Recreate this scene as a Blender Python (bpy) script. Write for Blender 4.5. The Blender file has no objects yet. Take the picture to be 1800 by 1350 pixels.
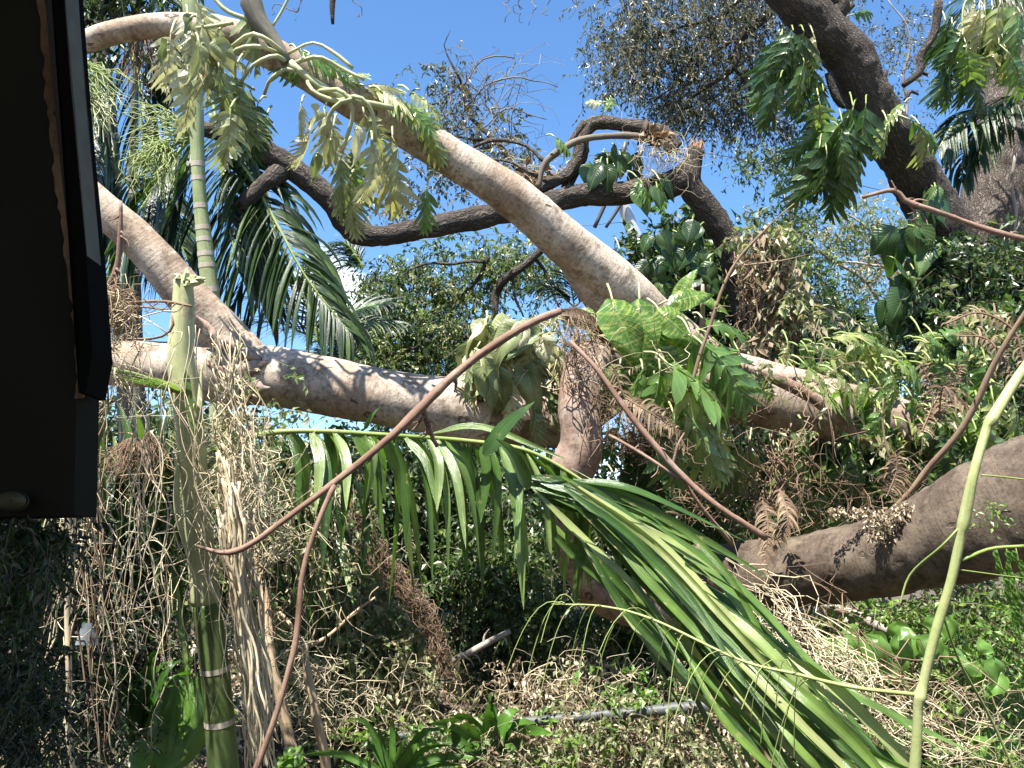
import bpy, math, random
import numpy as np
from mathutils import Matrix, Vector, noise as mnoise

rng = np.random.default_rng(7)
random.seed(7)
S = bpy.context.scene
COL = S.collection
# ------------------------------------------------------------------ camera
PITCH = math.radians(12); F = 1500.0
CAM = np.array([0.0, 0.0, 1.6])
cam = bpy.data.cameras.new('camera'); camo = bpy.data.objects.new('camera', cam); COL.objects.link(camo)
camo.location = CAM; camo.rotation_euler = (math.radians(90) + PITCH, 0, 0)
cam.sensor_width = 36; cam.lens = 30; cam.clip_start = 0.02; cam.clip_end = 3000
S.camera = camo
# ------------------------------------------------------------------ light
SUN = np.array([-0.20, -0.44, 0.87]); SUN /= np.linalg.norm(SUN)
sl = bpy.data.lights.new('sun', 'SUN'); sl.energy = 5.0; sl.angle = math.radians(0.5); sl.color = (1.0, 0.955, 0.88)
so = bpy.data.objects.new('sun', sl); COL.objects.link(so)
so.rotation_euler = Vector(SUN).to_track_quat('Z', 'Y').to_euler()
so.location = (0, 0, 20)
W = bpy.data.worlds.new('World'); S.world = W; W.use_nodes = True
nt = W.node_tree; nd = nt.nodes; lk = nt.links; nd.clear()
out = nd.new('ShaderNodeOutputWorld'); bg = nd.new('ShaderNodeBackground'); sky = nd.new('ShaderNodeTexSky')
sky.sky_type = 'NISHITA'; sky.sun_disc = False
sky.sun_elevation = math.asin(SUN[2]); sky.sun_rotation = math.atan2(SUN[0], SUN[1])
sky.air_density = 1.0; sky.dust_density = 0.3; sky.ozone_density = 3.0; sky.altitude = 50
bg.inputs['Strength'].default_value = 0.080
tc = nd.new('ShaderNodeTexCoord'); sep = nd.new('ShaderNodeSeparateXYZ'); lk.new(tc.outputs['Generated'], sep.inputs[0])
mp = nd.new('ShaderNodeMapping'); mp.inputs['Scale'].default_value = (6, 6, 12); mp.inputs['Location'].default_value = (0.9, 0.4, 0.1)
lk.new(tc.outputs['Generated'], mp.inputs[0])
cn = nd.new('ShaderNodeTexNoise'); cn.inputs['Scale'].default_value = 1.0; cn.inputs['Detail'].default_value = 8; cn.inputs['Roughness'].default_value = 0.55
lk.new(mp.outputs[0], cn.inputs['Vector'])
band = nd.new('ShaderNodeMapRange'); band.inputs[1].default_value = 0.40; band.inputs[2].default_value = 0.0
band.inputs[3].default_value = -0.16; band.inputs[4].default_value = 0.10; lk.new(sep.outputs[2], band.inputs[0])
ad = nd.new('ShaderNodeMath'); ad.operation = 'ADD'; lk.new(cn.outputs[0], ad.inputs[0]); lk.new(band.outputs[0], ad.inputs[1])
_prev = ad.outputs[0]
for (cx, cy, cz, cr_, ca) in ((-.205, .931, .303, .085, .42), (.16, .985, .045, .14, .28), (-.27, .955, .09, .10, .22), (-.05, .96, .24, .05, .2), (.7, .68, .15, .2, .22), (-.8, .5, .2, .2, .22), (.3, -.9, .2, .25, .22)):
    vd = nd.new('ShaderNodeVectorMath'); vd.operation = 'DISTANCE'; lk.new(tc.outputs['Generated'], vd.inputs[0]); vd.inputs[1].default_value = (cx, cy, cz)
    mm = nd.new('ShaderNodeMapRange'); mm.inputs[1].default_value = cr_; mm.inputs[2].default_value = 0.0; mm.inputs[3].default_value = 0.0; mm.inputs[4].default_value = ca; lk.new(vd.outputs['Value'], mm.inputs[0])
    a2 = nd.new('ShaderNodeMath'); a2.operation = 'ADD'; lk.new(_prev, a2.inputs[0]); lk.new(mm.outputs[0], a2.inputs[1]); _prev = a2.outputs[0]
cr = nd.new('ShaderNodeMapRange'); cr.inputs[1].default_value = 0.60; cr.inputs[2].default_value = 0.76; cr.clamp = True
lk.new(_prev, cr.inputs[0])
hs = nd.new('ShaderNodeHueSaturation'); hs.inputs['Saturation'].default_value = 1.17; hs.inputs['Value'].default_value = 1.0
lk.new(sky.outputs[0], hs.inputs['Color'])
mx = nd.new('ShaderNodeMix'); mx.data_type = 'RGBA'; mx.inputs[7].default_value = (8.0, 8.6, 9.4, 1)
lk.new(cr.outputs[0], mx.inputs[0]); lk.new(hs.outputs[0], mx.inputs[6])
lk.new(mx.outputs[2], bg.inputs[0]); lk.new(bg.outputs[0], out.inputs[0])
S.view_settings.view_transform = 'Standard'; S.view_settings.look = 'None'
S.view_settings.gamma = 1; S.view_settings.use_curve_mapping = False
S.view_settings.exposure = 1.88
S.render.engine = 'CYCLES'
try:
    S.cycles.max_bounces = 6; S.cycles.diffuse_bounces = 3; S.cycles.transmission_bounces = 4; S.cycles.glossy_bounces = 2
    S.cycles.sample_clamp_indirect = 4
except Exception: pass

# ------------------------------------------------------------------ maths helpers
cp, sp_ = math.cos(PITCH), math.sin(PITCH)
RX = np.array([1., 0, 0]); UP = np.array([0, -sp_, cp]); FW = np.array([0, cp, sp_])
Z = np.array([0., 0, 1.])
def P(x, y, d):
    x = np.asarray(x, float); y = np.asarray(y, float); d = np.asarray(d, float)
    return CAM + ((x - 900) / F * d)[..., None] * RX + ((675 - y) / F * d)[..., None] * UP + d[..., None] * FW
def nrm(v):
    return v / np.maximum(np.linalg.norm(v, axis=-1, keepdims=True), 1e-9)
def U(a, b, n=None): return rng.uniform(a, b, n)
def crom(c, n):
    """Catmull-Rom through control rows c, n samples, roughly even."""
    c = np.asarray(c, float)
    if len(c) == 2:
        t = np.linspace(0, 1, n)[:, None]; return c[0] * (1 - t) + c[1] * t
    p = np.vstack([2 * c[0] - c[1], c, 2 * c[-1] - c[-2]])
    L = np.linalg.norm(np.diff(c[:, :2], axis=0), axis=1) + 1e-6
    cum = np.concatenate([[0], np.cumsum(L)]); u = np.linspace(0, cum[-1], n)
    i = np.clip(np.searchsorted(cum, u, side='right') - 1, 0, len(L) - 1); t = ((u - cum[i]) / L[i])[:, None]
    a, b, cc, d = p[i], p[i + 1], p[i + 2], p[i + 3]
    return 0.5 * ((2 * b) + (-a + cc) * t + (2 * a - 5 * b + 4 * cc - d) * t**2 + (-a + 3 * b - 3 * cc + d) * t**3)
def vnoise(p, s, seed=0.0):
    return np.array([mnoise.noise(Vector((q[0] * s + seed, q[1] * s + seed * 1.7, q[2] * s))) for q in p])

# ------------------------------------------------------------------ mesh builder
class MB:
    def __init__(s): s.v = []; s.q = []; s.t = []; s.uv = []; s.r = []; s.n = 0
    def add(s, v, q=None, t=None, uv=None, r=None):
        v = np.asarray(v, float).reshape(-1, 3); k = len(v)
        if q is not None and len(q): s.q.append(np.asarray(q, np.int64).reshape(-1, 4) + s.n)
        if t is not None and len(t): s.t.append(np.asarray(t, np.int64).reshape(-1, 3) + s.n)
        s.v.append(v); s.uv.append(np.zeros((k, 2)) if uv is None else np.asarray(uv, float).reshape(-1, 2))
        s.r.append(np.full(k, U(0, 1)) if r is None else np.broadcast_to(np.asarray(r, float), (k,)))
        s.n += k
    def mesh(s, name, mat, org=np.zeros(3), smooth=True):
        v = np.vstack(s.v) - org
        q = np.vstack(s.q) if s.q else np.zeros((0, 4), np.int64); t = np.vstack(s.t) if s.t else np.zeros((0, 3), np.int64)
        me = bpy.data.meshes.new(name); me.vertices.add(len(v)); me.vertices.foreach_set('co', v.astype(np.float32).ravel())
        li = np.concatenate([q.ravel(), t.ravel()]).astype(np.int32); me.loops.add(len(li)); me.loops.foreach_set('vertex_index', li)
        ls = np.concatenate([np.arange(len(q)) * 4, len(q) * 4 + np.arange(len(t)) * 3]).astype(np.int32)
        me.polygons.add(len(ls)); me.polygons.foreach_set('loop_start', ls)
        me.polygons.foreach_set('use_smooth', np.full(len(ls), smooth, bool))
        uv = np.vstack(s.uv)[li]; ul = me.uv_layers.new(name='UVMap'); ul.data.foreach_set('uv', uv.astype(np.float32).ravel())
        at = me.attributes.new('rnd', 'FLOAT', 'POINT'); at.data.foreach_set('value', np.concatenate(s.r).astype(np.float32))
        me.update(calc_edges=True); me.validate()
        me.materials.append(mat); return me
    def build(s, name, mat, parent=None, smooth=True, label=None, cat=None, group=None, kind=None):
        org = np.array(parent.get('_o', (0, 0, 0))) if parent is not None else np.vstack(s.v)[0]
        o = bpy.data.objects.new(name, s.mesh(name, mat, org, smooth)); COL.objects.link(o)
        if parent is not None: o.parent = parent
        else: o.location = org
        tag(o, label, cat, group, kind); return o
def tag(o, label=None, cat=None, group=None, kind=None):
    if label: o['label'] = label
    if cat: o['category'] = cat
    if group: o['group'] = group
    if kind: o['kind'] = kind
    return o
def thing(name, label, cat, loc, group=None):
    o = bpy.data.objects.new(name, None); COL.objects.link(o); o.location = loc; o.empty_display_size = 0.1
    o['_o'] = [float(a) for a in loc]; tag(o, label, cat, group); return o
def wrap(o):
    """let mesh parts (children of a thing) carry sub-parts"""
    o['_o'] = [0., 0., 0.]; return o

def frames(p):
    t = nrm(np.gradient(p, axis=0)); n = np.zeros_like(p)
    a = np.array([0, 1., 0.15]);
    if abs(np.dot(a, t[0])) > 0.95: a = np.array([0, 0.2, 1.])
    n[0] = nrm(a - np.dot(a, t[0]) * t[0])
    for i in range(1, len(p)):
        x = n[i - 1] - np.dot(n[i - 1], t[i]) * t[i]; n[i] = nrm(x)
    return t, n, np.cross(t, n)
def tube(mb, p, r, seg=10, lump=0.0, ls=4.0, rough=0.0, rs=30.0, oval=0.0, cap=True, rr=None):
    p = np.asarray(p, float); N = len(p); r = np.broadcast_to(np.asarray(r, float), (N,))
    t, n, b = frames(p); a = np.linspace(0, 2 * np.pi, seg + 1)
    dirs = n[:, None, :] * np.cos(a)[None, :, None] + b[:, None, :] * np.sin(a)[None, :, None]
    R = np.repeat(r[:, None], seg + 1, 1)
    if lump or rough:
        q = (p[:, None, :] + dirs * R[..., None])[:, :-1].reshape(-1, 3)
        k = np.zeros(len(q))
        if lump: k += lump * vnoise(q, ls, 3.1) + 0.5 * lump * vnoise(q, ls * 2.7, 9.1)
        if rough: k += rough * vnoise(q, rs, 5.7)
        k = k.reshape(N, seg); k = np.hstack([k, k[:, :1]]); R = R * (1 + k)
    v = p[:, None, :] + dirs * R[..., None]
    cum = np.concatenate([[0], np.cumsum(np.linalg.norm(np.diff(p, axis=0), axis=1))])
    uv = np.stack([np.repeat((a / (2 * np.pi))[None, :] * 2 * np.pi * float(r.mean()), N, 0), np.repeat(cum[:, None], seg + 1, 1)], -1)
    i = np.arange(N - 1)[:, None] * (seg + 1) + np.arange(seg)[None, :]
    q = np.stack([i, i + 1, i + seg + 2, i + seg + 1], -1).reshape(-1, 4)
    v = v.reshape(-1, 3); uv = uv.reshape(-1, 2); tr = []
    if cap:
        v = np.vstack([v, p[0], p[-1]]); uv = np.vstack([uv, [0, 0], [0, cum[-1]]]); c0 = N * (seg + 1); c1 = c0 + 1
        for j in range(seg):
            tr.append((c0, j + 1, j)); o_ = (N - 1) * (seg + 1); tr.append((c1, o_ + j, o_ + j + 1))
    mb.add(v, q, tr, uv, rr)
def pxpath(c, n):
    """c rows (x, y, d, widthpx) -> world points, radii"""
    k = crom(c, n); return P(k[:, 0], k[:, 1], k[:, 2]), np.maximum(k[:, 3], 0.6) * 0.5 * k[:, 2] / F
def jitterpath(p, amp, scale=3.0, seed=0):
    return p + amp * np.stack([vnoise(p, scale, 11.3 + seed), vnoise(p, scale, 31.3 + seed), vnoise(p, scale, 71.7 + seed)], -1)
def limb(name, c, mat, parent=None, n=None, seg=16, lump=0.06, ls=4, rough=0.0, rs=30, jit=0.0, **kw):
    c = np.asarray(c, float)
    if n is None: n = int(max(8, np.linalg.norm(np.diff(c[:, :2], axis=0), axis=1).sum() / 14))
    p, r = pxpath(c, n)
    if jit: p = jitterpath(p, jit, 3.0, c[0, 0])
    m = MB(); tube(m, p, r, seg, lump, ls, rough, rs); return m.build(name, mat, parent, **kw)
def mtube(mb, pa, ra, seg=3, r=None):
    """many thin tubes: pa (N,K,3), ra (N,K)"""
    N, K, _ = pa.shape
    t = nrm(np.gradient(pa, axis=1)); h = nrm(rng.normal(size=(N, 1, 3))) + 0 * t
    n = nrm(np.cross(t, h)); b = np.cross(t, n); a = np.arange(seg) / seg * 2 * np.pi
    v = pa[:, :, None, :] + ra[:, :, None, None] * (n[:, :, None, :] * np.cos(a)[:, None] + b[:, :, None, :] * np.sin(a)[:, None])
    base = (np.arange(N) * K * seg)[:, None, None] + (np.arange(K - 1) * seg)[None, :, None]; j = np.arange(seg)[None, None, :]
    q = np.stack([base + j, base + (j + 1) % seg, base + seg + (j + 1) % seg, base + seg + j], -1).reshape(-1, 4)
    rr = np.repeat(U(0, 1, N) if r is None else r, K * seg)
    uv = np.zeros((N * K * seg, 2)); uv[:, 1] = np.tile(np.repeat(np.arange(K) / K, seg), N)
    mb.add(v.reshape(-1, 3), q, None, uv, rr)
def wiggle(N, K, amp, oct=3):
    t = np.linspace(0, 1, K)[None, :, None]; w = 0
    for o in range(oct):
        w = w + amp / (1.7**o) * np.sin(2 * np.pi * (t * U(0.5, 1.3, (N, 1, 3)) * (o + 1) * 1.3 + U(0, 1, (N, 1, 3))))
    return w
# ------------------------------------------------------------------ leaf helpers
LT_V = np.array([[0, 0, 0], [-.5, .42, .10], [0, .45, -.03], [.5, .42, .10], [0, 1, -.14]]); LT_T = [(0, 2, 1), (0, 3, 2), (1, 2, 4), (2, 3, 4)]
LT_UV = np.array([[0, .5], [.4, 0], [.45, .5], [.4, 1], [1, .5]])
def scat(mb, pos, dr, nm, L, Wd, r=None, V=LT_V, T=LT_T, UVt=LT_UV):
    N = len(pos)
    if N == 0: return
    y = nrm(dr); x = nrm(np.cross(y, nm)); z = np.cross(x, y); K = len(V)
    L = np.broadcast_to(L, (N,)); Wd = np.broadcast_to(Wd, (N,))
    v = pos[:, None] + x[:, None] * (V[:, 0] * 1.0)[None, :, None] * Wd[:, None, None] + y[:, None] * V[:, 1][None, :, None] * L[:, None, None] + z[:, None] * V[:, 2][None, :, None] * L[:, None, None]
    t = (np.asarray(T)[None] + (np.arange(N) * K)[:, None, None]).reshape(-1, 3)
    mb.add(v.reshape(-1, 3), None, t, np.tile(UVt, (N, 1)), np.repeat(U(0, 1, N) if r is None else r, K))
def rdir(N): return nrm(rng.normal(size=(N, 3)))
def shoots(mbl, mbt, start, dr, ls, nl=9, leaf=0.06, asp=0.42, droop=0.3, leafdroop=0.4, tw=0.002, rb=None, spread=1.0):
    N = len(start); K = 4; ls = np.broadcast_to(ls, (N,))
    tt = np.linspace(0, 1, K)[None, :, None]
    path = start[:, None] + dr[:, None] * ls[:, None, None] * tt - Z * (droop * ls)[:, None, None] * tt**2 + 0
    if mbt is not None: mtube(mbt, path, np.repeat(np.linspace(1, .4, K)[None] * tw, N, 0))
    t = (np.arange(nl) + .8) / nl
    pos = start[:, None] + dr[:, None] * ls[:, None, None] * t[None, :, None] - Z * (droop * ls)[:, None, None] * (t**2)[None, :, None]
    tg = dr[:, None] - Z * 2 * droop * t[None, :, None]; tg = nrm(tg).reshape(-1, 3); pos = pos.reshape(-1, 3); M = len(pos)
    d = nrm(tg * 0.6 + rdir(M) * spread - Z * leafdroop)
    L = leaf * U(.6, 1.3, M); r = None
    if rb is not None: r = np.clip(np.repeat(rb, nl) + U(-.16, .16, M), 0, 1)
    scat(mbl, pos, d, nrm(rdir(M) * 1.0 + Z * 0.7), L, L * asp * U(.8, 1.2, M), r)
def blobpts(blobs, n):
    """blobs rows (x,y,d,rx,ry,rd) in px/px/m -> world points spread through the ellipsoids"""
    b = np.asarray(blobs, float); w = b[:, 3] * b[:, 4]; i = rng.choice(len(b), n, p=w / w.sum()); q = rdir(n) * (U(0, 1, n)**0.42)[:, None]
    # clumping: pull towards local clump centres
    x = b[i, 0] + q[:, 0] * b[i, 3]; y = b[i, 1] + q[:, 1] * b[i, 4]; d = b[i, 2] + q[:, 2] * b[i, 5]
    return P(x, y, d), q
def clump(p, n, k, s):
    c = p[rng.integers(0, len(p), n)]; return c
def foliage(root, blobs, n, ls=0.25, nl=9, leaf=0.06, asp=0.42, droop=0.3, leafdroop=0.4, mat=None, tmat=None, tw=0.0025, name='crown', clumps=None, csize=0.18, up=0.0, spread=1.0, parts=None):
    pts, q = blobpts(blobs, n if clumps is None else clumps)
    if clumps is not None:
        i = rng.integers(0, clumps, n); rb0 = U(0, 1, clumps); pts = pts[i] + rng.normal(size=(n, 3)) * csize * np.array([1, 1, .75]); rb = rb0[i]
    else: rb = np.clip(0.5 + 0.5 * vnoise(pts, 2.0), 0, 1)
    dr = nrm(rdir(n) + Z * up)
    l = MB(); t = MB(); shoots(l, t, pts, dr, ls * U(.5, 1.4, n), nl, leaf, asp, droop, leafdroop, tw, rb, spread)
    if root is None: return l, t
    a = l.build(name, mat, root, smooth=False, kind='stuff'); b = t.build('twigs', tmat or M['twig'], root, kind='stuff'); return a, b

# ------------------------------------------------------------------ materials
M = {}
KA = 0.70
def kc(c): return tuple(x * KA for x in c)
def nodes(name):
    m = bpy.data.materials.new(name); m.use_nodes = True; n = m.node_tree.nodes; n.clear(); return m, n, m.node_tree.links
def ramp(n, stops):
    c = n.new('ShaderNodeValToRGB'); e = c.color_ramp.elements
    while len(e) > 1: e.remove(e[0])
    e[0].position = stops[0][0]; e[0].color = (*stops[0][1], 1)
    for p, col in stops[1:]: x = e.new(p); x.color = (*col, 1)
    return c
def math_(n, l, op, a, b=None):
    m = n.new('ShaderNodeMath'); m.operation = op
    for i, x in enumerate((a, b)):
        if x is None: continue
        if isinstance(x, (int, float)): m.inputs[i].default_value = x
        else: l.new(x, m.inputs[i])
    return m.outputs[0]
def mixc(n, l, fac, a, b, mode='MIX'):
    m = n.new('ShaderNodeMix'); m.data_type = 'RGBA'; m.blend_type = mode
    for i, x in ((0, fac), (6, a), (7, b)):
        if isinstance(x, (int, float)): m.inputs[i].default_value = x
        elif isinstance(x, tuple): m.inputs[i].default_value = (*x, 1)
        else: l.new(x, m.inputs[i])
    return m.outputs[2]
def leafmat(name, stops, trans=0.3, rough=0.4, obj=False, vein=0.0, variegate=None, streak=0.0, spec=0.5, tcol=None, dead=None):
    stops = [(p_, kc(c_)) for p_, c_ in stops]
    if variegate: variegate = kc(variegate)
    if dead: dead = kc(dead)
    m, n, l = nodes(name)
    o = n.new('ShaderNodeOutputMaterial'); b = n.new('ShaderNodeBsdfPrincipled'); tr = n.new('ShaderNodeBsdfTranslucent'); mix = n.new('ShaderNodeMixShader')
    at = n.new('ShaderNodeAttribute'); at.attribute_name = 'rnd'
    fac = at.outputs['Fac']
    if obj:
        oi = n.new('ShaderNodeObjectInfo'); fac = oi.outputs['Random']
        if obj == 'both':
            fac = math_(n, l, 'FRACT', math_(n, l, 'ADD', oi.outputs['Random'], at.outputs['Fac']))
    c = ramp(n, stops); l.new(fac, c.inputs[0]); col = c.outputs[0]
    geo = n.new('ShaderNodeNewGeometry'); tc = n.new('ShaderNodeTexCoord')
    nz = n.new('ShaderNodeTexNoise'); nz.inputs['Scale'].default_value = 9; nz.inputs['Detail'].default_value = 3; l.new(geo.outputs['Position'], nz.inputs['Vector'])
    mr = n.new('ShaderNodeMapRange'); mr.inputs[1].default_value = .3; mr.inputs[2].default_value = .7; mr.inputs[3].default_value = .7; mr.inputs[4].default_value = 1.25; l.new(nz.outputs[0], mr.inputs[0])
    vm = n.new('ShaderNodeVectorMath'); vm.operation = 'SCALE'; l.new(col, vm.inputs[0]); l.new(mr.outputs[0], vm.inputs['Scale']); col = vm.outputs[0]
    uvs = n.new('ShaderNodeSeparateXYZ'); l.new(tc.outputs['UV'], uvs.inputs[0])
    hgt = None
    if variegate:
        mp = n.new('ShaderNodeMapping'); mp.inputs['Scale'].default_value = (24, 2.6, 1); l.new(tc.outputs['UV'], mp.inputs[0])
        ad = n.new('ShaderNodeVectorMath'); l.new(mp.outputs[0], ad.inputs[0]); 
        if obj: 
            cb = n.new('ShaderNodeCombineXYZ'); l.new(math_(n, l, 'MULTIPLY', fac, 37.0), cb.inputs[0]); l.new(cb.outputs[0], ad.inputs[1])
        vz = n.new('ShaderNodeTexNoise'); vz.inputs['Scale'].default_value = 1.0; vz.inputs['Detail'].default_value = 4; l.new(ad.outputs[0], vz.inputs['Vector'])
        vr = n.new('ShaderNodeMapRange'); vr.inputs[1].default_value = .47; vr.inputs[2].default_value = .62; l.new(vz.outputs[0], vr.inputs[0])
        col = mixc(n, l, math_(n, l, 'MULTIPLY', vr.outputs[0], 0.8), col, variegate)
    if vein:
        d = math_(n, l, 'ABSOLUTE', math_(n, l, 'SUBTRACT', uvs.outputs[1], 0.5))
        k = n.new('ShaderNodeMapRange'); k.inputs[1].default_value = 0.012; k.inputs[2].default_value = 0.05; k.inputs[3].default_value = 1; k.inputs[4].default_value = 0; l.new(d, k.inputs[0])
        # side veins, swept forwards
        sv = math_(n, l, 'ADD', math_(n, l, 'MULTIPLY', uvs.outputs[0], 11.0), math_(n, l, 'MULTIPLY', d, -7.0))
        w = math_(n, l, 'ABSOLUTE', math_(n, l, 'SUBTRACT', math_(n, l, 'FRACT', sv), 0.5)); k2 = n.new('ShaderNodeMapRange'); k2.inputs[1].default_value = 0.0; k2.inputs[2].default_value = 0.16; k2.inputs[3].default_value = .6; k2.inputs[4].default_value = 0; l.new(w, k2.inputs[0])
        vv = math_(n, l, 'MAXIMUM', k.outputs[0], k2.outputs[0]); col = mixc(n, l, math_(n, l, 'MULTIPLY', vv, vein), col, (.34, .40, .16)); hgt = vv
    if streak:
        mp = n.new('ShaderNodeMapping'); mp.inputs['Scale'].default_value = (1.2, 34, 1); l.new(tc.outputs['UV'], mp.inputs[0])
        vz = n.new('ShaderNodeTexNoise'); vz.inputs['Scale'].default_value = 1.0; vz.inputs['Detail'].default_value = 3; l.new(mp.outputs[0], vz.inputs['Vector'])
        mr2 = n.new('ShaderNodeMapRange'); mr2.inputs[1].default_value = .3; mr2.inputs[2].default_value = .7; mr2.inputs[3].default_value = 1 - streak; mr2.inputs[4].default_value = 1 + streak; l.new(vz.outputs[0], mr2.inputs[0])
        vm2 = n.new('ShaderNodeVectorMath'); vm2.operation = 'SCALE'; l.new(col, vm2.inputs[0]); l.new(mr2.outputs[0], vm2.inputs['Scale']); col = vm2.outputs[0]; hgt = vz.outputs[0]
    if dead:
        dz = n.new('ShaderNodeTexNoise'); dz.inputs['Scale'].default_value = 22; dz.inputs['Detail'].default_value = 5; l.new(geo.outputs['Position'], dz.inputs['Vector'])
        dr_ = n.new('ShaderNodeMapRange'); dr_.inputs[1].default_value = .64; dr_.inputs[2].default_value = .72; l.new(dz.outputs[0], dr_.inputs[0]); col = mixc(n, l, dr_.outputs[0], col, dead)
    l.new(col, b.inputs['Base Color']); b.inputs['Roughness'].default_value = rough; b.inputs['Specular IOR Level'].default_value = spec
    tv = n.new('ShaderNodeVectorMath'); tv.operation = 'MULTIPLY'; l.new(col, tv.inputs[0]); tv.inputs[1].default_value = tcol or (1.7, 1.9, 0.8); l.new(tv.outputs[0], tr.inputs[0])
    if hgt is not None:
        bu = n.new('ShaderNodeBump'); bu.inputs['Strength'].default_value = 0.5; bu.inputs['Distance'].default_value = 0.004; l.new(hgt, bu.inputs['Height']); l.new(bu.outputs[0], b.inputs['Normal'])
    mix.inputs[0].default_value = trans; l.new(b.outputs[0], mix.inputs[1]); l.new(tr.outputs[0], mix.inputs[2]); l.new(mix.outputs[0], o.inputs[0])
    M[name] = m; return m
def barkmat(name, base, dark, light, kind='smooth', scale=1.0, bump=0.6, rough=0.85, lichen=None, ringa=.28, scars=1.):
    base, dark, light = kc(base), kc(dark), kc(light)
    if lichen: lichen = kc(lichen)
    m, n, l = nodes(name)
    o = n.new('ShaderNodeOutputMaterial'); b = n.new('ShaderNodeBsdfPrincipled'); tc = n.new('ShaderNodeTexCoord'); geo = n.new('ShaderNodeNewGeometry')
    def nz(vec, sc, det=5, ro=.6, mapscale=None):
        if mapscale: mp = n.new('ShaderNodeMapping'); mp.inputs['Scale'].default_value = mapscale; l.new(vec, mp.inputs[0]); vec = mp.outputs[0]
        t = n.new('ShaderNodeTexNoise'); t.inputs['Scale'].default_value = sc; t.inputs['Detail'].default_value = det; t.inputs['Roughness'].default_value = ro; l.new(vec, t.inputs['Vector']); return t.outputs[0]
    def rng_(x, a, c, lo=0., hi=1.):
        r = n.new('ShaderNodeMapRange'); r.inputs[1].default_value = a; r.inputs[2].default_value = c; r.inputs[3].default_value = lo; r.inputs[4].default_value = hi; l.new(x, r.inputs[0]); return r.outputs[0]
    pos = geo.outputs['Position']; uv = tc.outputs['UV']
    big = nz(pos, 3.2 * scale, 5); fine = nz(pos, 45 * scale, 6, .7)
    if kind == 'smooth':
        ring = nz(uv, 1.0, 4, .6, (5, 55 * scale, 1))
        col = mixc(n, l, rng_(big, .42, .58), base, light)
        col = mixc(n, l, rng_(ring, .5, .75, 0, ringa), col, dark)
        col = mixc(n, l, rng_(fine, .50, .68, 0, .75), col, dark)
        blot = nz(pos, 9 * scale, 6, .65); col = mixc(n, l, rng_(blot, .53, .62, 0, .6), col, (dark[0] * .8, dark[1] * .85, dark[2] * .8))
        # oval lenticel scars
        vo = n.new('ShaderNodeTexVoronoi'); vo.inputs['Scale'].default_value = 5.5 * scale; mp = n.new('ShaderNodeMapping'); mp.inputs['Scale'].default_value = (1.5, 1.0, 1); l.new(uv, mp.inputs[0]); l.new(mp.outputs[0], vo.inputs['Vector'])
        vr = n.new('ShaderNodeValToRGB'); e = vr.color_ramp.elements; e[0].position = 0.0; e[0].color = (0.5, .5, .5, 1); e[1].position = .25; e[1].color = (0, 0, 0, 1)
        for p_, c_ in ((.08, .2), (.12, 1.), (.18, 1.), (.22, 0.)): x = e.new(p_); x.color = (c_, c_, c_, 1)
        wob = n.new('ShaderNodeMath'); wob.operation = 'ADD'; l.new(vo.outputs['Distance'], wob.inputs[0]); l.new(rng_(nz(uv, 22, 3), 0, 1, -.15, .15), wob.inputs[1]); l.new(wob.outputs[0], vr.inputs[0])
        sel = math_(n, l, 'GREATER_THAN', nz(uv, 2.3, 1), .50); sc_ = math_(n, l, 'MULTIPLY', vr.outputs[0], sel)
        col = mixc(n, l, math_(n, l, 'MULTIPLY', sc_, .9 * scars), col, (dark[0] * .4, dark[1] * .35, dark[2] * .35))
        cm = n.new('ShaderNodeMapping'); cm.inputs['Scale'].default_value = (9, 26, 1); l.new(uv, cm.inputs[0])
        cv = n.new('ShaderNodeVectorMath'); cv.operation = 'MULTIPLY_ADD'; cn_ = n.new('ShaderNodeTexNoise'); cn_.inputs['Scale'].default_value = 7; cn_.inputs['Detail'].default_value = 4; l.new(uv, cn_.inputs['Vector']); l.new(cn_.outputs[1], cv.inputs[0]); cv.inputs[1].default_value = (3, 3, 0); l.new(cm.outputs[0], cv.inputs[2])
        ce = n.new('ShaderNodeTexVoronoi'); ce.feature = 'DISTANCE_TO_EDGE'; ce.inputs['Scale'].default_value = 1.0; l.new(cv.outputs[0], ce.inputs['Vector'])
        ck = math_(n, l, 'MULTIPLY', rng_(ce.outputs['Distance'], .05, .0), rng_(nz(pos, 4.3, 3), .48, .60)); col = mixc(n, l, math_(n, l, 'MULTIPLY', ck, .35), col, (dark[0] * .6, dark[1] * .5, dark[2] * .45))
        col = mixc(n, l, rng_(nz(pos, 13, 6, .75), .58, .64, 0, .55), col, (light[0] * 1.08, light[1] * 1.1, light[2] * 1.08))
        h = math_(n, l, 'ADD', math_(n, l, 'MULTIPLY', ring, .3), math_(n, l, 'ADD', math_(n, l, 'MULTIPLY', fine, .35), math_(n, l, 'MULTIPLY', sc_, -.4))); dist = .008
    elif kind == 'rough':
        w = n.new('ShaderNodeMapping'); w.inputs['Scale'].default_value = (1, .16, 1); l.new(uv, w.inputs[0])
        dn = n.new('ShaderNodeTexNoise'); dn.inputs['Scale'].default_value = 16; dn.inputs['Detail'].default_value = 4; l.new(uv, dn.inputs['Vector'])
        av = n.new('ShaderNodeVectorMath'); av.operation = 'MULTIPLY_ADD'; l.new(dn.outputs[1], av.inputs[0]); av.inputs[1].default_value = (.09, .05, 0); l.new(w.outputs[0], av.inputs[2])
        vo = n.new('ShaderNodeTexVoronoi'); vo.feature = 'DISTANCE_TO_EDGE'; vo.inputs['Scale'].default_value = 52 * scale; l.new(av.outputs[0], vo.inputs['Vector'])
        crack = rng_(vo.outputs['Distance'], 0.0, .34)
        col = mixc(n, l, rng_(big, .35, .65), base, light); col = mixc(n, l, rng_(fine, .4, .8, 0, .6), col, light)
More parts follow.
